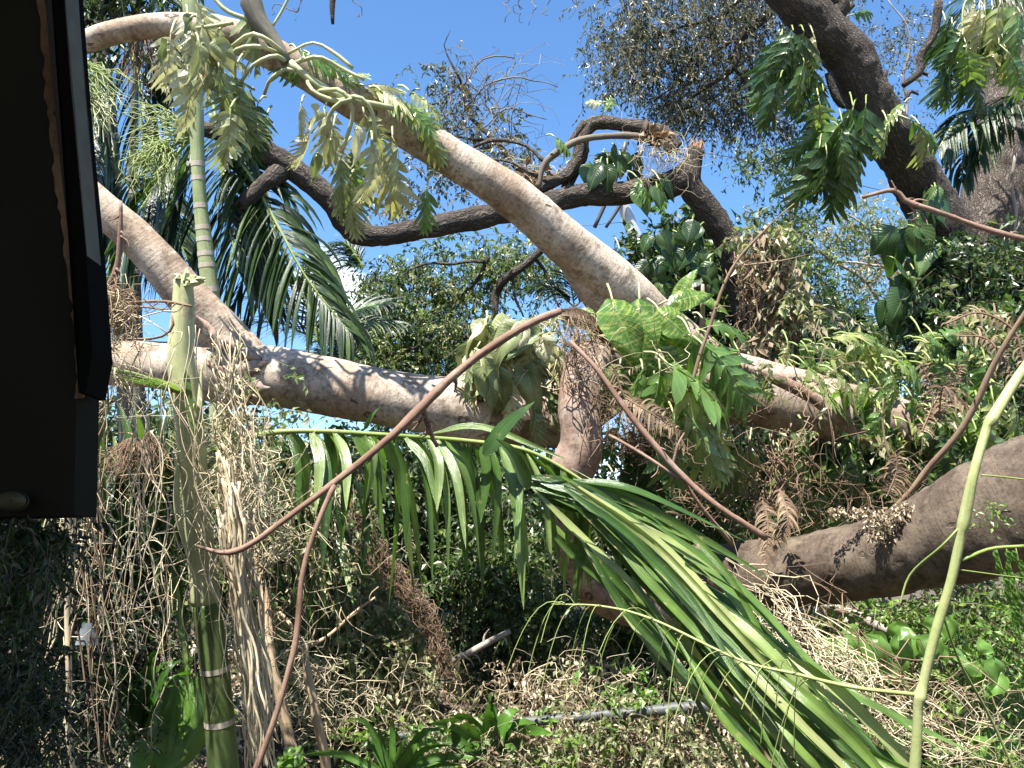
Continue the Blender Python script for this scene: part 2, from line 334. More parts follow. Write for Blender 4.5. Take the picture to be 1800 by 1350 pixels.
        col = mixc(n, l, math_(n, l, 'MULTIPLY', math_(n, l, 'SUBTRACT', 1.0, crack), .75), col, dark)
        h = math_(n, l, 'ADD', crack, math_(n, l, 'MULTIPLY', fine, .9)); dist = .014
    else:   # fibre / twig
        st = nz(uv, 1.0, 4, .6, (60, 4, 1))
        col = mixc(n, l, rng_(big, .35, .65), base, light); col = mixc(n, l, rng_(st, .5, .75, 0, .7), col, dark); col = mixc(n, l, rng_(fine, .5, .8, 0, .5), col, dark)
        h = math_(n, l, 'ADD', st, math_(n, l, 'MULTIPLY', fine, .4)); dist = .004
    if lichen: col = mixc(n, l, rng_(nz(pos, 6, 6, .7), .56, .66, 0, .8), col, lichen)
    l.new(col, b.inputs['Base Color']); b.inputs['Roughness'].default_value = rough; b.inputs['Specular IOR Level'].default_value = .25
    bu = n.new('ShaderNodeBump'); bu.inputs['Strength'].default_value = bump; bu.inputs['Distance'].default_value = dist; l.new(h, bu.inputs['Height']); l.new(bu.outputs[0], b.inputs['Normal'])
    l.new(b.outputs[0], o.inputs[0]); M[name] = m; return m

G_D, G_M, G_Y, TAN = (.018, .042, .014), (.055, .115, .028), (.19, .26, .055), (.40, .31, .19)
leafmat('canopy', [(0, (.028, .038, .020)), (.4, (.060, .078, .036)), (.75, (.17, .17, .10)), (1, (.36, .30, .20))], .25, .42)
leafmat('bush', [(0, (.025, .055, .018)), (.5, (.075, .14, .035)), (.85, (.17, .24, .07)), (1, (.38, .37, .17))], .3, .38)
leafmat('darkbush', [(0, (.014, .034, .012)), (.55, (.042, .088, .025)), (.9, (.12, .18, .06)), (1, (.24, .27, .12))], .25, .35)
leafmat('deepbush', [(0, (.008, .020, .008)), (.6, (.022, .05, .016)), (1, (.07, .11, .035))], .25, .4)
leafmat('paleleaf', [(0, (.10, .17, .05)), (.4, (.22, .27, .11)), (.75, (.40, .38, .22)), (1, (.50, .42, .28))], .3, .5)
leafmat('limeleaf', [(0, (.08, .17, .03)), (.5, (.14, .27, .05)), (1, (.26, .38, .08))], .35, .4)
leafmat('litter', [(0, (.14, .09, .05)), (.35, (.34, .25, .15)), (.7, (.55, .45, .30)), (1, (.72, .63, .47))], .12, .7, tcol=(1, .9, .7))
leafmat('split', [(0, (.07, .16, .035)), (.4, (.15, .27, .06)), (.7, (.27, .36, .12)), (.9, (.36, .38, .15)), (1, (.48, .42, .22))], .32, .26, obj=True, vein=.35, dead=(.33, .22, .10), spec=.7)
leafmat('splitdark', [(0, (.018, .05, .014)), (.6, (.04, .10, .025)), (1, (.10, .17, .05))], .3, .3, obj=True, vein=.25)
leafmat('wilted', [(0, (.20, .26, .10)), (.45, (.42, .44, .22)), (1, (.78, .74, .52))], .25, .34, obj=True, vein=.25, dead=(.40, .30, .16), tcol=(1.3, 1.35, .9))
barkmat('palmpale', (.30, .36, .16), (.16, .22, .08), (.46, .50, .28), 'fibre', rough=.5, bump=.2)
leafmat('pothos', [(0, (.06, .16, .025)), (1, (.12, .25, .04))], .35, .28, obj=True, vein=.3, variegate=(.46, .50, .13))
leafmat('palm', [(0, (.010, .026, .009)), (.6, (.028, .062, .016)), (1, (.09, .15, .04))], .28, .32, streak=.35)
leafmat('frondleaf', [(0, (.05, .11, .022)), (.5, (.10, .19, .038)), (1, (.24, .33, .10))], .30, .26, obj='both', streak=.45, spec=.7, dead=(.30, .27, .11))
leafmat('dryfern', [(0, (.10, .06, .03)), (.5, (.20, .13, .07)), (1, (.36, .26, .15))], .2, .7, tcol=(1.2, .9, .6))
leafmat('ribbon', [(0, (.035, .085, .015)), (.35, (.075, .155, .028)), (.7, (.15, .25, .045)), (1, (.38, .42, .17))], .28, .3, obj='both', streak=.5, spec=.7, dead=(.42, .36, .18))
leafmat('agave', [(0, (.05, .13, .02)), (1, (.10, .22, .035))], .3, .3, obj='both', streak=.3)
barkmat('fig', (.37, .275, .20), (.14, .09, .06), (.60, .50, .40), 'smooth', bump=1.3, scars=.9, ringa=.4)
barkmat('figtanshade', (.31, .225, .16), (.13, .085, .055), (.46, .38, .30), 'smooth', 1.1, bump=1., scars=.6)  # browner fig bark, darkened with the shadow on the right trunk piece
barkmat('figred', (.29, .185, .135), (.12, .07, .05), (.42, .32, .255), 'smooth', 1.2)
barkmat('logbark', (.095, .068, .048), (.035, .024, .018), (.17, .13, .095), 'smooth', 1.6, 1.0, lichen=(.19, .15, .10), ringa=.5, scars=0.)
barkmat('rough', (.11, .085, .068), (.022, .017, .014), (.20, .165, .135), 'rough', 1.0, 1.0)
barkmat('roughpale', (.20, .165, .135), (.06, .045, .035), (.32, .27, .23), 'rough', .8, 1.0)
barkmat('twig', (.15, .12, .09), (.06, .045, .03), (.26, .22, .17), 'fibre')
barkmat('palebranch', (.33, .28, .23), (.15, .12, .09), (.46, .41, .35), 'fibre')
barkmat('redbranch', (.19, .105, .07), (.06, .03, .02), (.34, .22, .16), 'fibre', rough=.7, bump=1.0, lichen=(.34, .26, .20))
barkmat('tanstem', (.42, .30, .19), (.20, .13, .08), (.55, .42, .28), 'fibre')
barkmat('root', (.52, .42, .26), (.30, .22, .12), (.74, .65, .46), 'fibre')
barkmat('rootbrown', (.19, .12, .075), (.08, .05, .03), (.33, .23, .15), 'fibre')
barkmat('greenstem', (.22, .30, .07), (.12, .18, .03), (.36, .42, .16), 'fibre', rough=.4, bump=.2)
barkmat('petiole', (.40, .42, .20), (.22, .26, .09), (.55, .55, .32), 'fibre', rough=.4, bump=.2)
barkmat('shaft', (.46, .50, .24), (.28, .31, .12), (.64, .64, .38), 'fibre', rough=.45, bump=.35, lichen=(.36, .29, .16))
barkmat('stalk', (.34, .40, .15), (.20, .24, .08), (.52, .55, .28), 'fibre', rough=.55, bump=.6, lichen=(.40, .36, .20))
barkmat('palmgreen', (.10, .16, .045), (.045, .08, .02), (.18, .24, .09), 'fibre', rough=.4, bump=.2)
barkmat('palmgrey', (.13, .12, .09), (.06, .055, .04), (.24, .22, .17), 'fibre', rough=.7)
barkmat('scar', (.50, .44, .34), (.33, .27, .19), (.62, .56, .46), 'fibre', rough=.7)
barkmat('splinter', (.26, .13, .07), (.09, .045, .03), (.46, .29, .17), 'fibre', rough=.8, bump=1.)
barkmat('oldwood', (.13, .075, .04), (.03, .02, .012), (.26, .17, .10), 'fibre', rough=.9, bump=1.)
barkmat('soil', (.075, .055, .04), (.03, .022, .016), (.16, .12, .085), 'none')
def plain(name, col, rough=.5, metal=0., var=.15, sc=12, spec=.5):
    m, n, l = nodes(name); o = n.new('ShaderNodeOutputMaterial'); b = n.new('ShaderNodeBsdfPrincipled'); g = n.new('ShaderNodeNewGeometry')
    z = n.new('ShaderNodeTexNoise'); z.inputs['Scale'].default_value = sc; z.inputs['Detail'].default_value = 6; l.new(g.outputs['Position'], z.inputs['Vector'])
    c = mixc(n, l, z.outputs[0], tuple(x * (1 - var) for x in col), tuple(x * (1 + var) for x in col)); l.new(c, b.inputs['Base Color'])
    b.inputs['Roughness'].default_value = rough; b.inputs['Metallic'].default_value = metal; b.inputs['Specular IOR Level'].default_value = spec; l.new(b.outputs[0], o.inputs[0]); M[name] = m; return m
plain('panel', (.014, .0135, .010), .8, var=.4, sc=5, spec=.08); plain('strip', (.03, .03, .026), .7, var=.3, spec=.15); plain('seal', (.003, .003, .003), .8, spec=.05)
plain('edge', (.12, .12, .10), .7, var=.4, sc=40, spec=.1); plain('darkglass', (.012, .014, .013), .08)
plain('palereflection', (.05, .05, .028), .6, spec=.2); plain('pipe', (.055, .06, .06), .6, .0, .35, 20); plain('polegrey', (.42, .44, .46), .5, .3, .2); plain('wire', (.05, .05, .05), .5)
plain('roofing', (.10, .09, .08), .8); plain('wallpaint', (.16, .15, .13), .8); plain('plastic', (.14, .16, .18), .3)

# ------------------------------------------------------------------ ground
def gz(x, y):
    t = np.clip((y - 2.2) / 4.8, 0, 1); s = t * t * (3 - 2 * t); far = np.clip((y - 9) / 8, 0, 1)
    z = s * 0.85 - far * .25
    near = np.exp(-((y - 6)**2 + x * x) / 60)
    return z + near * (0.09 * np.sin(x * 1.7 + y) + .06 * np.sin(x * 3.9 - y * 2.3) + .04 * np.sin(x * 7 + y * 5.1))
gx = np.concatenate([-np.geomspace(400, 6, 24), np.linspace(-5.8, 8, 110), np.geomspace(8.4, 400, 24)]); gy = np.concatenate([-np.geomspace(60, 2, 10), np.linspace(-1.8, 14, 120), np.geomspace(14.5, 900, 30)])
X, Y = np.meshgrid(gx, gy); v = np.stack([X, Y, gz(X, Y)], -1).reshape(-1, 3); nx = len(gx)
i = np.arange(len(gy) - 1)[:, None] * nx + np.arange(nx - 1)[None]; m = MB()
m.add(v, np.stack([i, i + 1, i + nx + 1, i + nx], -1).reshape(-1, 4), None, v[:, :2], 0.5); g = m.build('ground', M['soil'], None, kind='structure')

# leaf litter and small weeds over the bank
def groundpts(n, x0, x1, y0, y1):
    x = U(x0, x1, n); y = U(y0, y1, n); return np.stack([x, y, gz(x, y)], -1)
m = MB(); p = groundpts(26000, -2.6, 4.2, 3.4, 8.5); k = (mn := vnoise(p, 1.1, 4.2)) > -.25; p = p[k]; p[:, 2] += U(0, .09, len(p)); N = len(p)
L = U(.025, .06, N); scat(m, p, nrm(rdir(N) + Z * .1), nrm(rdir(N) + Z * 1.2), L, L * U(.35, .7, N)); m.build('leaf_litter', M['litter'], None, smooth=False, kind='stuff')
m = MB(); t = MB(); p = groundpts(2600, -3, 4.5, 3.8, 9.5); k = vnoise(p, .9, 14.2) > -.1; p = p[k]; N = len(p)
shoots(m, t, p, nrm(rdir(N) * .6 + Z), U(.08, .28, N), 6, .038, .7, .5, .2, .0015, np.clip(.5 + vnoise(p, 1.5, 2), 0, 1)); m.build('weeds', M['paleleaf'], None, smooth=False, kind='stuff')
m = MB(); p = groundpts(90, -2.2, 3.6, 4.4, 7.5); N = len(p); a = U(0, 6.28, N); l_ = U(.08, .5, N); tt = np.linspace(-.5, .5, 6)[None, :, None]; dv = np.stack([np.cos(a), np.sin(a), U(-.1, .35, N)], -1)
mtube(m, p[:, None] + np.array([0, 0, .09]) + dv[:, None] * l_[:, None, None] * tt + wiggle(N, 6, .015, 2), np.repeat(U(.003, .009, N)[:, None], 6, 1), 6); m.build('fallen_twigs', M['palebranch'], None, kind='stuff')
m = MB(); p = groundpts(420, -2.4, 4, 4.2, 7.8); N = len(p); p[:, 2] += U(.05, .14, N); L = U(.08, .17, N); scat(m, p, nrm(rdir(N) + Z * .1), nrm(rdir(N) * .8 + Z), L, L * U(.35, .6, N)); m.build('dead_leaves', M['litter'], None, smooth=False, kind='stuff')
# ------------------------------------------------------------------ house
R_ = thing('house_wall', 'dark wall panel with a frayed brown wooden edge at the side of the view', 'wall', P(60, 400, .9))
def prism(name, px, mat, par, th=.03):
    """px rows (x,y,d) polygon outline; extruded away from the viewer by th"""
    a = P(*np.array(px, float).T); b = a + np.array([0, th, 0]); k = len(a); m = MB(); v = np.vstack([a, b])
    tr = [(0, j + 1, j) for j in range(1, k - 1)] + [(k, k + j, k + j + 1) for j in range(1, k - 1)]; q = [(j, (j + 1) % k, k + (j + 1) % k, k + j) for j in range(k)]
    m.add(v, q, tr, v[:, [0, 2]]); return m.build(name, mat, par, smooth=False)
prism('panel', [(-900, -700, .9), (60, -250, .9), (82, 0, .9), (106, 300, .9), (125, 500, .9), (136, 640, .9), (130, 905, .9), (-900, 930, .9)], M['panel'], R_, .05)
a = crom([(62, -120, .893, 0), (68, 0, .893, 0), (78, 150, .893, 0), (95, 300, .893, 0), (114, 450, .893, 0), (133, 620, .893, 0), (134, 700, .893, 0)], 60)
wl = a[:, 0] + rng.normal(size=60) * 2.2; wr = a[:, 0] + 15 + rng.normal(size=60) * 1.6
m = MB(); pts = np.concatenate([P(wl, a[:, 1], a[:, 2]), P(wr, a[:, 1], a[:, 2]), P(wl, a[:, 1], a[:, 2] + .03), P(wr, a[:, 1], a[:, 2] + .03)]); pts[:120, 1] += rng.normal(size=120) * .0008
q = []; 
for j in range(59):
    for (A, B) in ((0, 60), (60, 180), (180, 120), (120, 0)): q.append((A + j, B + j, B + j + 1, A + j + 1))
m.add(pts, q, None, pts[:, [0, 2]]); m.build('wooden_edge', M['oldwood'], R_, smooth=False)
prism('metal_strip', [(70, -120, .888), (81, 0, .888), (92, 150, .888), (107, 300, .888), (124, 450, .888), (130, 450, .888), (116, 300, .888), (101, 150, .888), (91, 0, .888), (83, -120, .888)], M['strip'], R_, .04)
prism('rubber_seal', [(84, -120, .884), (92, 0, .884), (102, 150, .884), (117, 300, .884), (130, 450, .884), (140, 620, .884), (138, 690, .884), (150, 690, .884), (163, 620, .884), (151, 450, .884), (137, 300, .884), (123, 150, .884), (112, 0, .884), (104, -120, .884)], M['seal'], R_, .045)
prism('edge_trim', [(104.4, -120, .886), (112.4, 0, .886), (123.4, 150, .886), (137.4, 300, .886), (151.4, 450, .886), (153.6, 450, .886), (140, 300, .886), (126, 150, .886), (115, 0, .886), (107, -120, .886)], M['edge'], R_, .03)
# unseen porch roof added over the viewer to shade the wall panel
def box(name, c, s, mat, par=None, **k):
    m = MB(); h = np.array(s) / 2; v = np.array([(sx, sy, sz) for sx in (-1, 1) for sy in (-1, 1) for sz in (-1, 1)]) * h + np.array(c)
    m.add(v, [(0, 1, 3, 2), (4, 6, 7, 5), (0, 4, 5, 1), (2, 3, 7, 6), (0, 2, 6, 4), (1, 5, 7, 3)]); return m.build(name, mat, par, smooth=False, **k)
R_ = thing('unseen_porch_roof', 'unseen porch roof added above the viewer to shade the wall panel', 'roof', (0, -2, 3.0))
box('roof_slab', (0, -1.6, 3.1), (9, 4.6, .12), M['roofing'], R_); box('shade_eave', (-3.6, 1.75, 3.1), (3.6, 2.0, .12), M['roofing'], R_)  # left slab lengthened so its shadow covers the lower left
R_ = thing('sky_block_wall', 'unseen wall added left of the viewer to block sky light', 'wall', (-2.4, -1, 0)); box('wall_face', (-2.4, -1.2, 1.5), (.12, 4.2, 3.2), M['wallpaint'], R_)  # unseen wall added to keep sky light off the wall panel
# solid pale disc put in for a reflection in the dark glass
R_ = thing('reflected_disc', 'pale oval disc standing in for a reflection low on the dark wall panel', 'reflection', P(22, 880, .86))
m = MB(); th = np.linspace(0, 2 * np.pi, 25)[:-1]; rings = []
for j, (rr, dd) in enumerate(((27, .872), (27, .866), (24, .860), (14, .856), (2, .855))): rings.append(P(20 + rr * np.cos(th), 880 + rr * .62 * np.sin(th), np.full(24, dd)))
v = np.vstack(rings); q = [(r * 24 + j, r * 24 + (j + 1) % 24, (r + 1) * 24 + (j + 1) % 24, (r + 1) * 24 + j) for r in range(4) for j in range(24)]; m.add(v, q); m.build('disc_face', M['palereflection'], R_)
m = MB(); v = np.vstack([P(20 + rr * np.cos(th), 880 + rr * .62 * np.sin(th), np.full(24, dd)) for rr, dd in ((29, .866), (32, .872), (31, .888))]); m.add(v, [(r * 24 + j, r * 24 + (j + 1) % 24, (r + 1) * 24 + (j + 1) % 24, (r + 1) * 24 + j) for r in range(2) for j in range(24)]); m.build('rim', M['strip'], R_)

# ------------------------------------------------------------------ big pale fallen tree
R_ = thing('fallen_fig_tree', 'huge pale smooth-barked tree lying across the middle with limbs rising to the top left', 'fallen tree', P(1060, 640, 5.2))
limb('trunk', [(120, 640, 4.7, 70), (260, 640, 4.7, 84), (400, 655, 4.7, 108), (520, 668, 4.7, 104), (700, 702, 4.72, 98), (790, 716, 4.76, 108), (852, 727, 4.8, 118)], M['fig'], R_, n=90, seg=36, lump=.07, ls=3, rough=.012, rs=25)
limb('trunk', [(800, 730, 4.8, 70), (860, 735, 4.86, 84), (930, 735, 5.12, 100), (990, 725, 5.2, 120), (1080, 660, 5.4, 130), (1200, 665, 5.45, 128), (1350, 695, 5.3, 118), (1480, 725, 5.2, 105), (1600, 755, 5.2, 95), (1760, 800, 5.3, 90), (1900, 850, 5.4, 80)], M['figtanshade'], R_, n=100, seg=36, lump=.07, ls=3, rough=.012, rs=25)  # same trunk continued; the shadow from here on is put into the bark colour
limb('limb', [(455, 668, 4.7, 95), (400, 600, 4.7, 84), (330, 520, 4.65, 74), (240, 420, 4.6, 66), (130, 325, 4.55, 56), (20, 250, 4.5, 50)], M['fig'], R_, n=70, seg=28, lump=.06, ls=4, rough=.012)
limb('limb', [(1230, 640, 5.5, 100), (1150, 560, 5.35, 78), (1085, 500, 5.25, 86), (1010, 440, 5.15, 80), (900, 345, 5.0, 74), (790, 275, 4.9, 66), (690, 215, 4.8, 63), (570, 150, 4.65, 57), (480, 95, 4.55, 56), (400, 60, 4.5, 56), (300, 45, 4.5, 44), (210, 55, 4.5, 42), (120, 85, 4.5, 40), (20, 120, 4.5, 38)], M['fig'], R_, n=130, seg=30, lump=.08, ls=4, rough=.012)
limb('limb', [(985, 430, 5.2, 40), (1030, 490, 5.25, 60), (1075, 545, 5.3, 70), (1110, 620, 5.35, 76)], M['fig'], R_, n=30, seg=24, lump=.08)
limb('limb', [(1075, 640, 5.2, 80), (1035, 640, 4.75, 86), (1018, 700, 4.52, 74), (1022, 780, 4.45, 76), (994, 860, 4.5, 82), (1004, 950, 4.6, 66), (1050, 1035, 4.75, 72), (1160, 1075, 4.8, 70), (1260, 1060, 4.9, 60)], M['figred'], R_, n=90, seg=28, lump=.12, ls=4, rough=.02)
# knotty root collar swirl at the junction and bark ridges
for c in ([(1235, 480 + 20, 5.1, 6), (1240, 610, 5.0, 14), (1290, 640, 4.95, 20), (1350, 660, 4.9, 22), (1430, 700, 4.9, 22), (1490, 750, 4.85, 20), (1570, 795, 4.8, 16)], [(1010, 610, 4.8, 10), (1060, 612, 4.75, 14), (1075, 650, 4.75, 16), (1090, 670, 4.8, 14)], [(1120, 590, 5.1, 26), (1060, 600, 5.0, 34), (1000, 640, 4.95, 26)]):
    limb('root', c, M['figred'], R_, seg=14, lump=.15, ls=9)
for c in ([(360, 590, 4.56, 6), (400, 600, 4.54, 18), (440, 625, 4.54, 20), (462, 632, 4.58, 6)], [(365, 640, 4.54, 5), (410, 655, 4.52, 20), (445, 645, 4.53, 22), (470, 636, 4.56, 5)], [(345, 555, 4.54, 4), (375, 585, 4.53, 14), (385, 620, 4.52, 12), (375, 650, 4.53, 4)], [(430, 668, 4.52, 4), (450, 680, 4.50, 22), (475, 682, 4.50, 4)]):
    limb('bark_ridge', c, M['figred'], R_, n=26, seg=14, lump=.5, ls=22, rough=.2, rs=60)
# ------------------------------------------------------------------ log lower right
R_ = thing('fallen_log', 'thick brown log with rough bark sloping in from the lower right edge', 'log', P(1500, 960, 4.2))
limb('trunk', [(1215, 1010, 4.75, 104), (1300, 1010, 4.6, 112), (1400, 1005, 4.4, 122), (1530, 985, 4.15, 136), (1650, 945, 3.9, 168), (1750, 905, 3.75, 196), (1900, 850, 3.6, 220), (2050, 800, 3.5, 225)], M['logbark'], R_, n=120, seg=40, lump=.10, ls=4, rough=.03, rs=28)
m = MB(); pts, q = blobpts([(1555, 925, 3.86, 38, 34, .03), (1590, 900, 3.84, 30, 20, .03), (1500, 900, 4.02, 60, 12, .03)], 900); scat(m, pts, nrm(rdir(900) - Z), rdir(900), U(.012, .03, 900), .012); m.build('moss_tuft', M['litter'], R_, smooth=False, kind='stuff')

# ------------------------------------------------------------------ dark broken branch
R_ = thing('broken_branch', 'dark rough-barked broken branch sagging in a long curve behind the pale limb', 'branch', P(640, 410, 6.4))
limb('bough', [(352, 226, 6.0, 26), (400, 236, 6.05, 34), (460, 262, 6.1, 38), (520, 300, 6.15, 40), (580, 350, 6.2, 42), (618, 402, 6.25, 46), (660, 416, 6.3, 36), (740, 402, 6.35, 38), (830, 385, 6.45, 40), (920, 368, 6.5, 38), (1010, 345, 6.55, 40), (1110, 338, 6.6, 42), (1190, 320, 6.6, 50), (1215, 300, 6.6, 44)], M['rough'], R_, n=150, seg=28, lump=.16, ls=6, rough=.07, rs=24)
limb('spur', [(505, 292, 6.15, 36), (470, 320, 6.05, 30), (430, 355, 6.0, 24), (412, 362, 5.98, 12)], M['rough'], R_, n=26, seg=18, lump=.2, ls=8, rough=.08)
def splinters(par, x, y, d, n, w, up, mat='splinter'):
    m = MB()
    for k in range(n):
        b0 = P(x + U(-w, w), y + U(-4, 6), d + U(-.03, .03)); tip = b0 + np.array(up) * U(.5, 1.2) + rng.normal(size=3) * .012
        tube(m, np.stack([b0, (b0 + tip) / 2 + rng.normal(size=3) * .004, tip]), [.014, .010, .0015], 4)
    m.build('splintered_end', M[mat], par, smooth=False)
splinters(R_, 352, 226, 6.0, 22, 6, (-.03, 0, .02))
R_ = thing('snapped_tree', 'dark bent trunk with a splintered reddish top leaning beside the right canopy', 'trunk', P(1320, 560, 6.8))
limb('trunk', [(1224, 262, 6.6, 30), (1216, 290, 6.6, 36), (1212, 325, 6.6, 44), (1245, 370, 6.65, 44), (1280, 425, 6.7, 48), (1300, 490, 6.75, 54), (1318, 560, 6.8, 58), (1325, 680, 6.9, 60)], M['rough'], R_, n=90, seg=26, lump=.14, ls=6, rough=.07)
splinters(R_, 1226, 264, 6.6, 26, 12, (.0, 0, .085))
limb('loop_limb', [(1190, 262, 6.7, 30), (1160, 235, 6.7, 30), (1110, 222, 6.7, 24), (1050, 216, 6.7, 26), (1025, 240, 6.7, 24), (1020, 270, 6.7, 28), (1000, 305, 6.65, 22), (960, 325, 6.6, 20), (930, 345, 6.6, 16)], M['rough'], R_, n=70, seg=16, lump=.2, ls=8, rough=.05)
limb('loop_limb', [(1180, 258, 6.5, 13), (1120, 240, 6.5, 13), (1060, 240, 6.5, 11), (1010, 250, 6.5, 13), (960, 285, 6.5, 12), (945, 330, 6.5, 9)], M['twig'], R_, n=50, seg=12, lump=.2, ls=8)
limb('loop_limb', [(1015, 290, 6.7, 22), (1000, 320, 6.7, 20), (990, 345, 6.7, 18)], M['rough'], R_, n=16, seg=12, lump=.2)
for c in ([(960, 285, 6.5, 8), (920, 255, 6.6, 6), (870, 245, 6.7, 8), (820, 265, 6.9, 4)], [(945, 310, 6.5, 10), (900, 290, 6.6, 6), (860, 280, 6.7, 4)], [(1025, 215, 6.6, 12), (1000, 250, 6.55, 10), (985, 265, 6.5, 7)]): limb('branchlet', c, M['rough'], R_, seg=8, jit=.03)
# ------------------------------------------------------------------ right-hand standing trunks
R_ = thing('leaning_tree', 'dark fissured tree leaning from top centre right down to the right', 'tree', P(1720, 520, 7.6))
limb('trunk', [(1340, -60, 6.6, 70), (1420, 20, 6.7, 76), (1490, 100, 6.8, 80), (1530, 180, 6.9, 78), (1570, 250, 7.0, 80), (1620, 330, 7.2, 84), (1665, 410, 7.3, 92), (1720, 520, 7.5, 110), (1770, 700, 7.7, 130)], M['rough'], R_, n=160, seg=34, lump=.12, ls=4, rough=.07, rs=20)
limb('limb', [(1440, -40, 6.9, 40), (1475, 10, 6.9, 36), (1462, 30, 6.9, 34), (1490, 15, 6.9, 14), (1500, 8, 6.9, 8)], M['rough'], R_, n=24, seg=16, lump=.2)
for c in ([(1560, 235, 7.0, 26), (1545, 200, 6.95, 16), (1550, 150, 6.9, 14), (1558, 125, 6.9, 10)], [(1590, 150, 7.3, 10), (1620, 125, 7.3, 14), (1618, 100, 7.3, 14), (1640, 60, 7.3, 14), (1650, 0, 7.3, 14)], [(1620, 128, 7.3, 8), (1630, 132, 7.3, 6)], [(1590, 175, 7.2, 7), (1600, 160, 7.2, 6), (1615, 165, 7.2, 3)], [(1455, 130, 6.7, 14), (1470, 170, 6.7, 14), (1485, 190, 6.7, 10), (1480, 180, 6.7, 6)]): limb('broken_stub', c, M['rough'], R_, seg=10, lump=.2, ls=9, jit=.02)
R_ = thing('rough_tree', 'thick grey rough-barked trunk at the right edge behind the leaning tree', 'tree', P(1750, 700, 9))
limb('trunk', [(1790, -40, 9, 60), (1775, 120, 9, 84), (1762, 240, 9, 96), (1745, 380, 9, 104), (1735, 520, 9, 120), (1740, 760, 9, 140)], M['roughpale'], R_, n=90, seg=30, lump=.12, rough=.06)
limb('vine', [(1785, 270, 8.6, 5), (1778, 330, 8.62, 6), (1786, 370, 8.6, 5), (1780, 440, 8.6, 5)], M['palebranch'], R_, seg=6)

# ------------------------------------------------------------------ leaves as meshes
def lobed(L=1., Wd=.75, nl=9, split=.7, droop=.25, seed=0, ang0=95, ang1=35, vf=0., crumple=0.):
    rs = np.random.RandomState(seed); m = MB(); K = 7
    def mid(s): return np.array([0.02 * math.sin(s * 5 + seed), s * L * (1 - .08 * s), -droop * L * s * s])
    for side in (-1, 1):
        for i in range(nl):
            s0 = .06 + .86 * i / nl; s1 = .06 + .86 * (i + 1) / nl; sm = (s0 + s1) / 2
            prof = (math.sin(math.pi * min(1, (.18 + .80 * sm)))**.8); ln = Wd / 2 * prof * L * rs.uniform(.72, 1.15)
            a = math.radians(ang0 + (ang1 - ang0) * sm) ; d = np.array([side * math.sin(a), math.cos(a), 0.]); dr = rs.uniform(.2, .85); gap = rs.choice([0., .5, .8, 1.])
            A, B, C = [], [], []
            for k in range(K + 1):
                t = k / K; c0 = mid(s0); c1 = mid(s1); bend = np.array([0, .12 * t * t, -dr * t * t]) * ln
                u_ = max(0, (t - (1 - split)) / split); w = max(0.0, 1 - u_**4.5) * (1 - .5 * gap * min(1, u_ * 3.5)) * (1.06 if t > 0 else 1)
                cc = (c0 + c1) / 2; A.append(cc + (c0 - cc) * w + d * ln * t + bend); B.append(cc + (c1 - cc) * w + d * ln * t + bend + np.array([0, 0, 0]))
                C.append(cc + d * ln * t + bend - np.array([0, 0, .018 * L * w]))
            v = np.array(A + C + B); n_ = K + 1; q = []
            v[:, 2] += -vf * np.abs(v[:, 0]); v[:, 0] *= (1 - .35 * vf)
            if crumple: v += crumple * L * np.stack([np.sin(23 * v[:, 1] + seed * 3 + 9 * v[:, 0]), np.sin(17 * v[:, 0] + seed), np.sin(19 * v[:, 1] - 21 * v[:, 0] + seed * 5)], 1) * np.array([.5, .5, 1.3])
            for k in range(K):
                q += [(k, k + 1, n_ + k + 1, n_ + k), (n_ + k, n_ + k + 1, 2 * n_ + k + 1, 2 * n_ + k)]
            if side > 0: q = [x[::-1] for x in q]
            tt = np.linspace(0, 1, n_); uv = np.concatenate([np.stack([np.full(n_, s0), .5 + side * tt * .5], 1), np.stack([np.full(n_, sm), .5 + side * tt * .5], 1), np.stack([np.full(n_, s1), .5 + side * tt * .5], 1)])
            m.add(v, q, None, uv, .5)
    tube(m, np.array([mid(s) for s in np.linspace(-.02, .94, 7)]), np.linspace(.012, .003, 7) * L, 5)
    s = .92; tip = np.array([mid(s) + [-.05 * L, 0, 0], mid(s), mid(s) + [.05 * L, 0, 0], mid(1.05)]); m.add(tip, None, [(0, 1, 3), (1, 2, 3)], [[.9, .4], [.9, .5], [.9, .6], [1, .5]], .5)
    return m
def heart(L=1., Wd=.7, droop=.25, fold=.12, seed=0, wave=.03):
    m = MB(); ns, nc = 12, 6; rs = np.random.RandomState(seed); v = []; uv = []
    for i in range(ns + 1):
        s = i / ns; w = Wd * L * .5 * (max(0, math.sin(math.pi * s**.52))**.95) * (1 if s > 0 else 0)
        for j in range(-nc, nc + 1):
            c = j / nc; back = -.10 * L * (abs(c)**2) * (1 - s)**3 * 2.2
            v.append((c * w, s * L + back, -droop * L * s * s + fold * abs(c) * w * 2 * (1 - .5 * s) - .35 * w * c * c + wave * L * math.sin(9 * s + 3 * c + seed) * abs(c))); uv.append((s, .5 + c * .5))
    n = 2 * nc + 1; q = [(i * n + j, i * n + j + 1, (i + 1) * n + j + 1, (i + 1) * n + j) for i in range(ns) for j in range(n - 1)]
    m.add(v, q, None, uv, .5); return m
LM = {}
for nm_, mt in (('split', 'split'), ('splitdark', 'splitdark'), ('wilted', 'wilted'), ('pothos', 'pothos')):
    for s in range(5):
        if nm_ == 'pothos': mb = heart(1, .52 + .03 * s, .35, .15, s, .045)
        elif nm_ == 'wilted': mb = lobed(1, .80, 7 + s % 3, .6, .6, s, 80, 30, (.6, .3, .9, .1, .5)[s], .02)
        else: mb = lobed(1, .78 + .04 * s, 5 + s % 3, .5 if s % 2 else .62, .45, s, 82, 42, (.1, .5, .2, .7, .3)[s], .014)
        LM[nm_, s] = mb.mesh('leaf_blade', M[mt])
